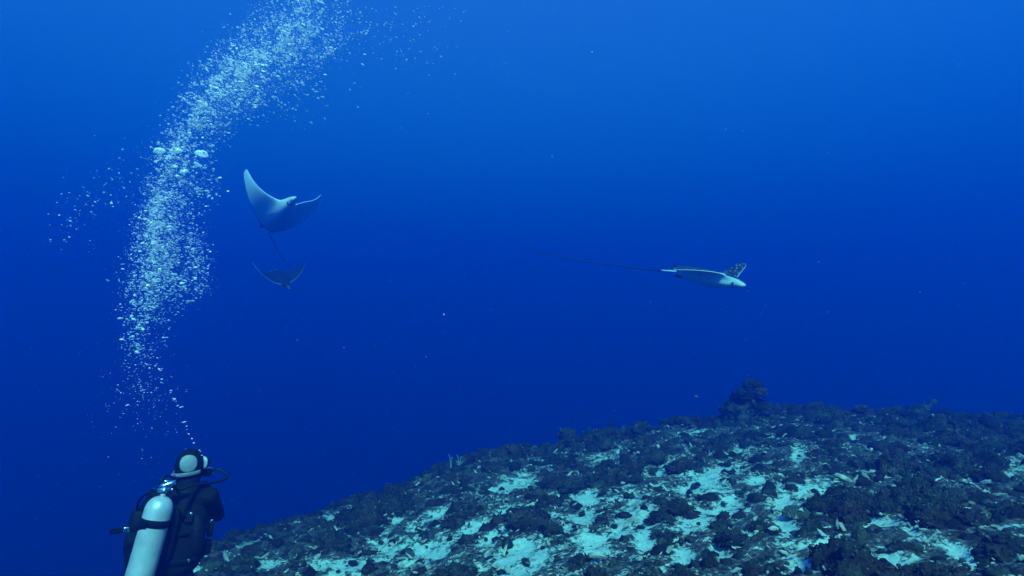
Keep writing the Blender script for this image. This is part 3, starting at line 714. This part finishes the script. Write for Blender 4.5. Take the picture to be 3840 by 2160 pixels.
HC = Vector((.104, .01, .482)); HF = Vector((.86, .50, -.06)).normalized(); HR = Vector((HF.y, -HF.x, 0)).normalized(); HU = HR.cross(HF) * -1 if HR.cross(HF).z < 0 else HR.cross(HF)
HM = Matrix((HR, HF, HU)).transposed()                      # head axes: right, forward, up
def H(r, f, u): return HC + HR * r + HF * f + HU * u
def remeshed(mb, name, mat, parent, voxel, smooth=3):
    o = mb.build(name, mat); md = o.modifiers.new('r', 'REMESH'); md.mode = 'VOXEL'; md.voxel_size = voxel
    ms = o.modifiers.new('s', 'SMOOTH'); ms.iterations = smooth; ms.factor = .5
    dg = bpy.context.evaluated_depsgraph_get(); me = bpy.data.meshes.new_from_object(o.evaluated_get(dg))
    o.modifiers.clear(); old = o.data; o.data = me; bpy.data.meshes.remove(old); me.name = name
    if not me.materials: me.materials.append(mat)
    me.polygons.foreach_set('use_smooth', [True] * len(me.polygons)); o.parent = parent
    return o
def hand(mb, wrist, dirv, palm_n):
    """palm and five bent fingers; dirv points to the fingertips, palm_n out of the palm"""
    d = Vector(dirv).normalized(); nrm = Vector(palm_n); nrm = (nrm - d * nrm.dot(d)).normalized(); s = d.cross(nrm)
    w = Vector(wrist)
    mb.loft([(w, s * .028, nrm * .022), (w + d * .04, s * .042, nrm * .018), (w + d * .085, s * .044, nrm * .015), (w + d * .1, s * .036, nrm * .012)], 12)
    for k, (off, L) in enumerate(((-.033, .066), (-.011, .078), (.011, .074), (.033, .058))):
        b = w + d * .085 + s * off
        p1 = b + d * L * .42 + nrm * .010; p2 = p1 + (d * .7 + nrm * .7).normalized() * L * .34; p3 = p2 + (d * .2 + nrm).normalized() * L * .28
        mb.tube([b, p1, p2, p3], [.0105, .010, .0095, .008], 8)
    t = w + d * .03 - s * .036; t1 = t + (d * .7 - s * .6 + nrm * .3).normalized() * .04; t2 = t1 + (d * .8 + nrm * .6).normalized() * .032
    mb.tube([t + s * .012, t, t1, t2], [.013, .013, .011, .009], 8)
def diver():
    P = empty('person', DV, DROT)
    mb = MB()
    mb.loft([sec(-.36, .09, .09), sec(-.30, .15, .115), sec(-.2, .165, .12), sec(-.05, .15, .11), sec(.1, .165, .118), sec(.22, .185, .12), sec(.29, .175, .105), sec(.34, .125, .085), sec(.38, .068, .066), sec(.42, .06, .062, .01, .015), sec(.46, .058, .06, .02, .03)], 24)
    mb.ball(HC, (.080, .098, .112), HM, 24, 16)                                                   # skull
    mb.ball(H(0, .045, -.06), (.055, .055, .05), HM)                                              # jaw
    mb.ball(H(0, .098, -.015), (.014, .020, .024), HM, 10, 8)                                     # nose
    mb.ball(H(0, .085, -.055), (.026, .012, .012), HM, 10, 8)                                     # lips
    for s in (-1, 1): mb.ball(H(s * .08, -.005, -.01), (.010, .018, .03), HM, 10, 8)              # ears under the hood
    # arms
    rs, re, rw = B(.185, 0, .285), Vector((.298, .05, .095)), Vector((.265, .285, .120))
    ls, le_, lw = B(-.185, 0, .285), Vector((-.235, .13, .03)), Vector((-.02, .32, .06))
    for a, b, c in ((rs, re, rw), (ls, le_, lw)):
        mb.tube([a.lerp(b, -.12), a, a.lerp(b, .3), a.lerp(b, .75), b, b.lerp(c, .12), b.lerp(c, .5), c], [.05, .066, .060, .052, .050, .048, .042, .033], 14)
    hand(mb, rw, (-.25, 1, .2), (-.9, 0, -.4)); hand(mb, lw, (.4, 1, .1), (.6, -.1, -.7))
    # legs, knees bent, feet trailing behind
    for s in (-1, 1):
        h = B(s * .088, 0, -.28); k = B(s * .10, .10, -.70); a = B(s * .10, -.14, -1.06); t = a + Vector((-.02, -.02, -.16)) + FW * .06
        mb.tube([h.lerp(k, -.1), h, h.lerp(k, .3), h.lerp(k, .8), k, k.lerp(a, .12), k.lerp(a, .35), k.lerp(a, .75), a], [.08, .094, .090, .066, .062, .060, .062, .046, .042], 16)
        mb.tube([a, a.lerp(t, .5), t], [.045, .045, .030], 12, .8)
    remeshed(mb, 'body', M_suit, P, .0085, 2)
    # hood with its grey panel
    mb = MB(); mb.ball(H(0, -.004, .006), (.0845, .102, .116), HM, 32, 22)
    hood = mb.build('hood', M_suit, P); me = hood.data; bm = bmesh.new(); bm.from_mesh(me)
    kill = [v for v in bm.verts if (v.co - HC).dot(HF) > .058 and -.2 < (v.co - HC).dot(HU) < .062]
    bmesh.ops.delete(bm, geom=kill, context='VERTS'); bm.to_mesh(me); bm.free()
    sd = hood.modifiers.new('thick', 'SOLIDIFY'); sd.thickness = .006; sd.offset = -1
    V, F = [], []                                                                                # panel: a patch of the hood, 3 mm proud
    c0 = Vector((-.08, -1, .30)).normalized(); ex = Vector((1, -.08, 0)).normalized(); ey = c0.cross(ex) * -1
    if ey.z < 0: ey = -ey
    nu, nv = 22, 10
    V.append(c0); 
    for j in range(1, nv + 1):
        for k in range(nu):
            t = 2 * math.pi * k / nu; rr = j / nv
            q = abs(math.cos(t)) ** 2.6 + abs(math.sin(t)) ** 2.6; q = q ** (-1 / 2.6)
            V.append((c0 + ex * (math.cos(t) * q * rr * .72) + ey * (math.sin(t) * q * rr * .74)).normalized())
    for k in range(nu): F.append((0, 1 + k, 1 + (k + 1) % nu))
    for j in range(nv - 1):
        for k in range(nu): a = 1 + j * nu; F.append((a + k, a + nu + k, a + nu + (k + 1) % nu, a + (k + 1) % nu))
    inv = HM.transposed(); out = []
    for v in V:
        w = inv @ Vector(v); s = 1 / math.sqrt((w.x / .087) ** 2 + (w.y / .105) ** 2 + (w.z / .119) ** 2); out.append(H(0, -.004, .006) + Vector(v) * s)
    mb = MB(); mb.add(out, F); pn = mb.build('hood_panel', M_panel, hood); sd = pn.modifiers.new('thick', 'SOLIDIFY'); sd.thickness = .004; sd.offset = -1
    # dark seams and the neck skirt of the hood
    mb = MB(); mb.loft([(HC + Vector((-.005, .0, -.075)), RT * .076, FW * .080), (HC + Vector((-.01, 0, -.11)), RT * .078, FW * .078), (HC + Vector((-.02, -.005, -.14)), RT * .10, FW * .092)], 22); mb.build('hood_skirt', M_suit, hood)
    # mask: frame, skirt, lens, strap
    mk = MB(); mk.rbox(H(0, .092, .018), (.070, .022, .042), HM, 4); mask = mk.build('mask', M_rubber, P)
    MB().rbox(H(0, .080, .018), (.075, .013, .046), HM, 3.5).build('skirt', M_clear, mask)
    MB().rbox(H(0, .105, .020), (.060, .012, .032), HM, 5).build('lens', M_lens, mask)
    n = 30; ring = []
    for k in range(n + 1):
        t = R(70 + 220 * k / n); w = Vector((math.sin(t) * 1.0, math.cos(t), 0))
        ring.append(H(0, -.004, .006) + HR * (math.sin(t) * .089) + HF * (math.cos(t) * .107) + HU * (-.046 - .012 * math.cos((t - math.pi) * 1.2)))
    MB().tube(ring, [.003] + [.0045] * (n - 1) + [.003], 10, 3.2, HU).build('mask_strap', M_strap, mask)
    for s, x in ((1, .03), (-1, -.03)): MB().rbox(H(x * 1.0 - .01, -.112, -.056), (.014, .006, .009), HM, 4, 12, 8).build('strap_clip', M_metal, mask)
    # fins
    for s in (-1, 1):
        a = B(s * .10, -.14, -1.06) + Vector((-.02, -.02, -.13)) + FW * .06; d = (Vector((-.08, -.18, -.5)) - FW * .1).normalized(); sd_ = RT; nn = d.cross(sd_)
        mb = MB(); mb.loft([(a - d * .02, sd_ * .055, nn * .05), (a + d * .08, sd_ * .065, nn * .035), (a + d * .16, sd_ * .085, nn * .012), (a + d * .38, sd_ * .105, nn * .008), (a + d * .46, sd_ * .10, nn * .005)], 16); mb.build('fin', M_rubber, P)
    tag(P, 'diver in black wetsuit and grey-panelled hood seen from behind', 'person')

    # buoyancy vest
    Vv = empty('buoyancy_vest', DV, DROT)
    mb = MB()
    mb.loft([sec(-.24, .165, .125), sec(-.20, .195, .145), sec(-.10, .215, .155, -.01), sec(.02, .215, .152, -.012), (B(-.005, 0, .12), RT * .205, FW * .148), sec(.21, .185, .138), sec(.28, .150, .122), sec(.335, .105, .098), sec(.36, .07, .075)], 28)
    mb.ball(Vector((-.215, .02, -.03)), (.075, .085, .155)); mb.ball(Vector((-.20, .02, .12)), (.065, .08, .12))
    mb.ball(B(.175, -.05, .02), (.055, .07, .15))
    remeshed(mb, 'bladder', M_vest, Vv, .011, 3)
    for s in (-1, 1):
        mb = MB(); mb.tube(smooth_line([B(s * .10, -.13, .16), B(s * .115, -.125, .27), B(s * .12, -.03, .352), B(s * .115, .09, .32), B(s * .12, .145, .2), B(s * .15, .15, .05)], 22), .030, 10, .35, (0, 0, 1)); mb.build('shoulder_strap', M_web, Vv)
    mb = MB(); mb.rbox(Vector((.196, -.035, -.095)), (.062, .060, .046), Matrix.Rotation(.1, 3, 'Y'), 5); pk = mb.build('pocket', M_vest, Vv)
    MB().rbox(Vector((.196, -.040, -.058)), (.066, .064, .012), Matrix.Rotation(.1, 3, 'Y'), 5).build('flap', M_web, pk)
    MB().rbox(Vector((-.235, .03, -.10)), (.045, .05, .075), None, 4).build('pocket', M_vest, Vv)
    MB().ball(Vector((.195, -.085, -.018)), (.008, .006, .011)).build('ring', M_metal, Vv)
    MB().ball(Vector((.205, -.02, .20)), (.022, .05, .075), Matrix.Rotation(-.4, 3, 'Y')).build('shoulder_pad', M_vest, Vv)
    mb = MB(); mb.tube(smooth_line([(.15, .09, .30), (.235, .10, .20), (.245, .05, .12), (.225, .0, .06)], 14), .011, 8); mb.build('inflator_hose', M_rubber, Vv)
    for zz in (-.13, .06):                                   # webbing over the back
        ring = [B(0, 0, zz) + RT * (.222 * math.cos(R(a))) + FW * (.160 * math.sin(R(a))) for a in range(180, 365, 8)]
        MB().tube(ring, [.006] * len(ring), 8, 3.0, (0, 0, 1)).build('back_strap', M_web, Vv)
    for q in (B(.15, -.135, .19), B(.175, -.10, -.13)): MB().rbox(q, (.012, .005, .012), None, 3, 10, 8).build('d_ring', M_metal, Vv)
    MB().rbox(B(.13, -.128, .17), (.030, .006, .040), Matrix.Rotation(-.35, 3, 'Z'), 5).build('shoulder_panel', M_panel2, Vv)
    # back plate between vest and tank
    MB().rbox(Vector((-.045, -.155, .06)), (.085, .03, .19), Matrix.Rotation(.2, 3, 'Y') @ Matrix.Rotation(-.5, 3, 'Z'), 5).build('back_plate', M_web, Vv)
    tag(Vv, 'black buoyancy vest strapped around the diver', 'vest')

    # tank
    top, bot = Vector((-.060, -.235, .345)), Vector((-.190, -.262, -.232)); ax = (top - bot).normalized(); L = (top - bot).length
    T = empty('scuba_tank', DV, DROT); r = .087
    prof = [(0, .070), (.006, .085), (.02, r)] + [(t, r) for t in (.06, .15, .25, .35, .45)] + [(L - .095 + .095 * math.sin(a), r * math.cos(a) ** .85) for a in [R(x) for x in (0, 12, 24, 36, 48, 58, 67, 75, 80)]] + [(L + .004, .017), (L + .025, .016)]
    mb = MB(); mb.tube([bot + ax * t for t, _ in prof], [q for _, q in prof], 40, 1.0, (1, 0, 0)); mb.build('cylinder', M_alu, T)
    mb = MB(); mb.tube([bot + ax * t for t in (-.022, -.02, .006, .014)], [.066, .091, .092, .089], 40, 1.0, (1, 0, 0)); mb.build('boot', M_rubber, T)
    bc = bot + ax * (L * .715)
    mb = MB(); mb.tube([bc + ax * t for t in (-.0245, -.0225, .0225, .0245)], [.088, .092, .092, .088], 40, 1.0, (1, 0, 0)); band = mb.build('tank_band', M_web, T)
    mb = MB(); mb.loft([(bc + Vector((-.05, -.085, .010)), Vector((0, .004, 0)), ax * .022), (Vector((-.245, -.20, .143)), Vector((0, .004, .0)), Vector((0, 0, .020))), (Vector((-.30, -.18, .138)), Vector((0, .004, 0)), Vector((0, 0, .019))), (Vector((-.357, -.17, .133)), Vector((0, .004, 0)), Vector((0, 0, .018)))], 12); mb.build('strap_end', M_web, band)
    MB().rbox(Vector((-.262, -.205, .145)), (.020, .009, .017), Matrix.Rotation(.12, 3, 'Y'), 5).build('buckle', M_metal, band)
    # valve and first stage
    v0 = top + ax * .03; vb = MB(); vb.tube([top - ax * .0, top + ax * .03, v0 + ax * .03], [.019, .021, .017], 16); vb.tube([v0 + ax * .012 + Vector((-.045, 0, 0)), v0 + ax * .012 + Vector((.04, 0, 0))], .015, 14); valve = vb.build('valve', M_metal, T)
    MB().rbox(v0 + ax * .012 + Vector((-.058, .01, .002)), (.016, .020, .020), None, 5).build('knob', M_rubber, valve)
    fs = MB(); fc = v0 + ax * .028 + Vector((.012, .012, .01)); fs.tube([fc + Vector((-.05, 0, -.012)), fc + Vector((-.02, 0, -.004)), fc + Vector((.028, 0, .008)), fc + Vector((.052, 0, .014))], [.017, .022, .022, .015], 18); fs.rbox(fc + Vector((-.005, .0, .018)), (.018, .018, .018), None, 4); fs.ball(fc + Vector((.03, -.012, -.03)), .010); first = fs.build('first_stage', M_metal, T)
    def hose(pts, rad=.0088, n=36): return MB().tube(smooth_line(pts, n), rad, 10).build('hose', M_rubber, T)
    hose([fc + Vector((.03, 0, .01)), (.03, -.18, .362), (.10, -.15, .372), (.18, -.10, .370), (.26, -.06, .362), (.325, -.01, .360), (.352, .02, .375), (.330, .06, .405), (.280, .09, .425), H(.03, .135, -.062)])
    hose([fc + Vector((-.03, 0, .01)), (-.078, -.19, .400), (-.074, -.18, .440), (-.050, -.16, .460), (-.020, -.12, .448), (.005, -.07, .420), (.03, .0, .37)], .0080)
    hose([fc + Vector((-.04, 0, 0)), (-.11, -.18, .372), (-.165, -.13, .345), (-.200, -.08, .300), (-.212, -.04, .24), (-.20, .05, .16), (-.15, .15, .08)])
    hose([fc + Vector((.03, .0, -.01)), (.05, -.16, .33), (.14, -.13, .33), (.215, -.02, .31), (.235, .09, .22), (.24, .04, .11), (.248, -.01, .07)], .0070)
    s2 = MB(); s2.rbox(H(.0, .138, -.062), (.036, .028, .030), HM, 3.2); reg = s2.build('second_stage', M_rubber, T)
    MB().rbox(H(0, .166, -.062), (.024, .006, .022), HM, 4).build('purge_cover', M_metal, reg)
    a, b = Vector((.215, .09, .440)), Vector((.262, .088, .432)); MB().tube([H(.03, .13, -.062), a, b], [.011, .012, .010], 12).build('hose_fitting', M_metal, reg)
    tag(T, 'silver aluminium scuba tank on the back of the diver', 'tank')

    # gauge console hanging at the right side
    G = empty('gauge_console', DV, DROT)
    MB().rbox(Vector((.250, -.02, .030)), (.021, .018, .062), Matrix.Rotation(.12, 3, 'Y'), 5).build('housing', M_rubber, G)
    MB().ball(Vector((.258, -.022, .085)), (.013, .012, .010)).build('hose_joint', M_metal, G)
    MB().rbox(Vector((.250, .0, .040)), (.015, .004, .015), Matrix.Rotation(.12, 3, 'Y'), 3).build('dial', M_clear, G)
    tag(G, 'black gauge console hanging at the right hip of the diver', 'gauge')
diver()

# ------------------------------------------------------------------ bubbles
def bubble_material(name, stops):
    """air in water: a white rim by view angle stands in for total reflection, the middle is part transparent"""
    m, n, l, b = new_mat(name)
    b.inputs['Base Color'].default_value = (1.0, 0.98, 1.0, 1); b.inputs['Roughness'].default_value = 0.20; b.inputs['Metallic'].default_value = 0.15; b.inputs['Specular IOR Level'].default_value = 1.0
    lw = n.new('ShaderNodeLayerWeight'); lw.inputs['Blend'].default_value = 0.5
    r = ramp(n, [(p, (q, q, q)) for p, q in stops]); l.new(lw.outputs['Facing'], r.inputs[0])  # facing angle mixes in opaque white, painting the rim's bright reflection
    tl = n.new('ShaderNodeBsdfTranslucent'); tl.inputs['Color'].default_value = (0.97, 0.97, 0.98, 1); m2 = n.new('ShaderNodeMixShader'); m2.inputs[0].default_value = 0.25
    l.new(b.outputs[0], m2.inputs[1]); l.new(tl.outputs[0], m2.inputs[2])
    tr = n.new('ShaderNodeBsdfTransparent'); mx = n.new('ShaderNodeMixShader'); out = n['Material Output']
    l.new(r.outputs[0], mx.inputs[0]); l.new(tr.outputs[0], mx.inputs[1]); l.new(m2.outputs[0], mx.inputs[2]); l.new(mx.outputs[0], out.inputs['Surface'])
    return m
M_bub = bubble_material('air_bubble', [(0.0, .35), (0.20, .6), (0.42, 1.0)]); M_dome = bubble_material('domed_air_bubble', [(0.0, .40), (0.25, .55), (0.55, 1.0)])
def bubble_shape(sub, seed, cap=0.5):
    """a rising bubble: a domed cap with a flatter, slightly hollow underside and a wavering rim"""
    r_ = np.random.default_rng(seed); V, F = ICO[sub]; o = r_.uniform(0, 30, 3)
    w = 1 + 0.16 * pnoise(V[:, 0] * 1.4 + o[0], V[:, 1] * 1.4 + o[1], V[:, 2] * 1.4 + o[2]); P = V * w[:, None]
    P[:, 2] = np.where(P[:, 2] > 0, P[:, 2] * cap, P[:, 2] * cap * 0.42); P[:, 0] *= r_.uniform(1, 1.35); P[:, 2] += 0.10 * r_.uniform(-1, 1) * P[:, 0]
    return P, F
ROWS = [(0, 985, 1310, 80, .9), (60, 940, 1290, 90, 1.2), (120, 890, 1285, 90, 1.7), (180, 830, 1260, 80, 2.1), (240, 780, 1200, 80, 2.3), (300, 735, 1100, 80, 2.2), (360, 705, 1010, 70, 2.0),
        (420, 665, 950, 70, 1.8), (480, 630, 880, 80, 1.5), (540, 600, 800, 90, 1.4), (600, 575, 780, 110, 1.3), (660, 560, 770, 110, 1.4), (720, 545, 745, 60, 2.0), (780, 530, 710, 50, 2.4), (840, 520, 720, 60, 2.4),
        (900, 505, 750, 50, 2.3), (960, 495, 765, 40, 2.3), (1020, 485, 765, 40, 2.2), (1080, 478, 750, 40, 1.9), (1140, 470, 700, 40, 1.4), (1200, 464, 640, 40, 1.0), (1260, 458, 610, 40, .65), (1320, 450, 598, 40, .36), (1380, 442, 598, 40, .20), (1440, 440, 600, 50, .12), (1520, 470, 640, 50, .05)]
def bubble_points():
    r_ = np.random.default_rng(21); ry = np.array([q[0] for q in ROWS]); out = []
    W = np.array([q[4] * (q[2] - q[1]) for q in ROWS])
    ys = np.linspace(-60, 1520, 1600); w = np.interp(ys, ry, W); w /= w.sum()
    n = 0
    while n < 9500:
        y = r_.choice(ys, p=w) + r_.uniform(-1, 1); x0, x1, e = (np.interp(y, ry, [q[k] for q in ROWS]) for k in (1, 2, 3))
        c = (x0 + x1) / 2
        t = np.clip(r_.normal() * .40, -1.0, 1.0) if r_.uniform() < .60 else r_.uniform(-1, 1) * (1 + .25 * abs(r_.normal()))
        x = c + t * (x1 - x0) / 2 - .10 * (x1 - x0) * math.exp(-t * t * 2.5) * (200 < y < 1300)
        cl = pnoise(x / 55, y / 38, 4.0) + .5 * pnoise(x / 22, y / 18, 9.0)
        if r_.uniform() > .50 + .6 * cl: continue
        core = math.exp(-(t / .5) ** 2)
        out.append((x, y, 4.35 + r_.normal() * .22 + (max(0, 600 - y) / 600) * .25, min(9.0, float(np.exp(r_.normal() * .50)) * (1.95 + .25 * core)), 'column')); n += 1
    for k in range(110):                                    # stray bubbles drifting off to the left
        t = r_.uniform() ** .8; x = 600 - 390 * t + r_.normal() * 38; y = 560 + 290 * t + r_.normal() * 58
        out.append((x, y, 4.25 + r_.normal() * .15, min(5.0, float(np.exp(r_.normal() * .4)) * 2.2), 'left'))
    for k in range(150):                                    # loose ones on the right flank
        y = r_.uniform(560, 1130); out.append((740 + r_.normal() * 28 + (40 if y < 800 else 0), y, 4.3 + r_.normal() * .2, float(np.exp(r_.normal() * .4)) * 2.5, 'right'))
    for k in range(150):
        x = r_.uniform(850, 1230); out.append((x, 420 - (x - 850) * .35 + r_.normal() * 75, 4.7, float(np.exp(r_.normal() * .35)) * 3.0, 'right'))
    for k in range(110):                                    # the faint spray at the top right
        out.append((1300 + abs(r_.normal()) * 210, 20 + abs(r_.normal()) * 110, 4.9, float(np.exp(r_.normal() * .3)) * 2.4, 'top'))
    for k in range(90):                                     # fine faint bubbles under the column
        out.append((560 + r_.normal() * 70, 1500 + r_.normal() * 80, 4.6, 1.7, 'under'))
    trail = [(752, 1694), (757, 1708), (748, 1688), (727, 1661), (720, 1645), (708, 1628), (701, 1611), (700, 1598), (690, 1583), (695, 1582), (686, 1585), (680, 1527), (684, 1526), (676, 1528), (667, 1522), (660, 1505), (655, 1496), (652, 1500), (648, 1494), (640, 1473), (641, 1465), (610, 1437), (605, 1424), (607, 1422), (603, 1390), (598, 1386), (608, 1383), (588, 1365), (590, 1343)]
    for x, y in trail: out.append((x, y, 4.38, r_.uniform(2.8, 4.4), 'trail'))
    return out
def bubbles():
    r_ = np.random.default_rng(5)
    big = [(597, 569, 32, 'white domed bubble, leftmost of the three big ones at mid column'), (660, 568, 30, 'white domed bubble, middle of the three big ones at mid column'), (757, 580, 34, 'white domed bubble, rightmost of the three big ones at mid column'), (690, 646, 22, 'bright flat domed bubble just below the three big ones'), (634, 592, 16, 'small bright bubble under the middle of the three big ones'),
           (657, 626, 16, 'small domed bubble between the big row and the lower flat one'), (745, 622, 16, 'curled bubble below the rightmost big one')]
    for i, (x, y, r, lab) in enumerate(big):
        P, F = bubble_shape(4, 900 + i, .72); P[:, 2] += .12 * pnoise(P[:, 0] * 2.5 + i, P[:, 1] * 2.5, 3.0); o = bpy.data.objects.new('bubble', np_mesh('bubble', P, F, M_dome)); C.objects.link(o)
        o.location = at(x, y, 4.2); s = r * .60 * 4.2 / FPX; o.scale = (s, s, s * 1.1); o.rotation_euler = (.40, .12 + r_.normal() * .12, r_.uniform(-.4, .4)); tag(o, lab, 'bubble', 'big domed bubbles')
    pts = bubble_points()
    trail = [p for p in pts if p[4] == 'trail']; rest = sorted([p for p in pts if p[4] != 'trail'], key=lambda p: -p[3])
    solo = trail + rest[:250]; mass = rest[250:]
    lib = [np_mesh('bubble', *bubble_shape(3, 40 + k, r_.uniform(.35, .7)), M_bub) for k in range(10)]
    lab = {'trail': ('small silver bubble in the thin trail above the diver', 'bubbles in the thin trail'), 'left': ('small white bubble drifting off left of the column', 'stray bubbles left of the column'), 'right': ('loose white bubble on the right flank of the column', 'loose bubbles right of the column'),
           'top': ('tiny bubble in the faint spray at the top', 'faint bubbles at the top'), 'under': ('tiny faint bubble below the column', 'faint bubbles below the column')}
    for (x, y, d, r, z) in solo:
        o = bpy.data.objects.new('bubble', lib[int(r_.integers(10))]); C.objects.link(o); o.location = at(x, y, d); s = r * d / FPX; o.scale = (s, s, s)
        tilt = .35 if y < 450 else .0
        o.rotation_euler = (r_.normal() * .25, tilt + r_.normal() * .28, r_.uniform(0, 6.28) if tilt == 0 else r_.normal() * .4)
        if z == 'column':
            x0, x1 = (np.interp(y, [q[0] for q in ROWS], [q[k] for q in ROWS]) for k in (1, 2)); t = (x - x0) / (x1 - x0)
            side = 'left edge' if t < .3 else 'right edge' if t > .7 else 'core'
            part = next(w for lim, w in ((110, 'the topmost plume'), (260, 'the wide upper plume'), (420, 'the slanting plume'), (540, 'the neck above the domes'), (690, 'the band around the domes'), (850, 'the column below the domes'), (1000, 'the dense middle column'), (1160, 'the lower column'), (1320, 'the thin column foot'), (9999, 'the last wisps above the diver')) if y < lim)
            big_ = 'large' if r > 6.3 else 'small'
            L = (f'{big_} white flattened bubble at the {side} of {part}', f'bubbles at the {side} of {part}')
        else: L = lab[z]
        tag(o, L[0], 'bubble', L[1])
    lo = [bubble_shape(2, 70 + k, r_.uniform(.4, .85)) for k in range(12)]
    Vs, Fs, n0 = [], [], 0
    for (x, y, d, r, z) in mass:
        P, F = lo[int(r_.integers(12))]; s = r * d / FPX
        E = Euler((r_.normal() * .3, (.35 if y < 450 else 0) + r_.normal() * .3, r_.uniform(0, 6.28) if y > 450 else r_.normal() * .4)).to_matrix()
        Vs.append((P * s) @ np.array(E).T + np.array(at(x, y, d))); Fs.append(F + n0); n0 += len(P)
    V1, F1 = ICO[1]                                         # the finest mist of micro-bubbles in the core
    for k in range(16000):
        x, y, d, r, z = mass[int(r_.integers(len(mass)))]
        q = np.array(at(x + r_.normal() * 20, y + r_.normal() * 20, d + r_.normal() * .1)); Vs.append(V1 * (r_.uniform(.4, 1.0) * d / FPX) + q); Fs.append(F1 + n0); n0 += len(V1)
    o = bpy.data.objects.new('bubble_stream', np_mesh('bubble_stream', np.concatenate(Vs), np.concatenate(Fs), M_bub)); C.objects.link(o)
    tag(o, 'thousands of fine white bubbles rising from the diver', 'bubbles', kind='stuff')
bubbles()

# ------------------------------------------------------------------ small fish and drifting specks
def fish(px, py, d, size, yaw, label, mat):
    root = empty('reef_fish', at(px, py, d), (0, 0, yaw)); s = size
    MB().loft([((x * s, 0, z * s), (0, w * s, 0), (0, 0, h * s)) for x, z, w, h in ((.5, 0, .01, .02), (.42, 0, .06, .10), (.2, .01, .10, .20), (-.05, .01, .10, .22), (-.3, 0, .05, .11), (-.42, 0, .02, .05))], 12).build('body', mat, root)
    MB().loft([((-.40 * s, 0, 0), (0, .012 * s, 0), (0, 0, .05 * s)), ((-.52 * s, 0, 0), (0, .010 * s, 0), (0, 0, .15 * s)), ((-.60 * s, 0, 0), (0, .006 * s, 0), (0, 0, .17 * s))], 10).build('tail_fin', mat, root)
    MB().loft([((.02 * s, 0, .19 * s), (.20 * s, 0, 0), (0, .012 * s, 0)), ((-.06 * s, 0, .29 * s), (.14 * s, 0, 0), (0, .006 * s, 0))], 10).build('dorsal_fin', mat, root)
    for q in (-1, 1): MB().ball((.36 * s, q * .065 * s, .03 * s), .022 * s, None, 8, 6).build('eye', M_black, root)
    tag(root, label, 'fish')
M_fish = simple('dark_fish', (0.02, 0.02, 0.025), 0.5); M_fishp = simple('two_tone_fish', (0.25, 0.26, 0.28), 0.4, noise=.8, nscale=12)
fish(3345, 1477, 11.0, .10, .6, 'small round dark fish hovering above the right crest', M_fish)
fish(2610, 1487, 10.0, .075, 2.2, 'tiny two-toned fish above the crest left of the pinnacle', M_fishp)
fish(1738, 1322, 9.0, .06, 1.0, 'tiny dark fish in open water left of the reef', M_fish)
fish(2710, 1162, 9.5, .06, .3, 'tiny dark fish in open water under the spotted ray', M_fish)
def specks():
    r_ = np.random.default_rng(77); V, F = ICO[1]; Vs, Fs, n0 = [], [], 0
    spots = [(2220, 196, 7, 3.0), (1665, 1180, 6, 3.0), (1598, 1338, 4, 3.), (2070, 587, 4, 3.), (1505, 480, 2.5, 3.), (2722, 484, 2.5, 3), (2787, 490, 2.5, 3), (3600, 240, 3, 3), (3070, 983, 3, 3), (1115, 1275, 3, 3), (355, 508, 3, 3), (1290, 1303, 2.5, 3), (2500, 555, 2, 3), (3105, 572, 2, 3), (3450, 1095, 2.5, 3), (1530, 350, 2.5, 3), (1710, 365, 2, 3)]
    for k in range(900): spots.append((r_.uniform(0, 3840), r_.uniform(0, 2000), r_.uniform(.5, 1.5), r_.uniform(2.0, 7)))
    for x, y, r, d in spots:
        P = V * (1 + r_.normal(size=(len(V), 1)) * .25) * [1, .8, r_.uniform(.7, 1.6)] * (r * .5 * d / FPX) + np.array(at(x, y, d)); Vs.append(P); Fs.append(F + n0); n0 += len(P)
    o = bpy.data.objects.new('drifting_specks', np_mesh('drifting_specks', np.concatenate(Vs), np.concatenate(Fs), simple('marine_snow', (.6, .6, .58), .9))); C.objects.link(o)
    tag(o, 'tiny pale specks of marine snow drifting in open water', 'specks', kind='stuff')
specks()
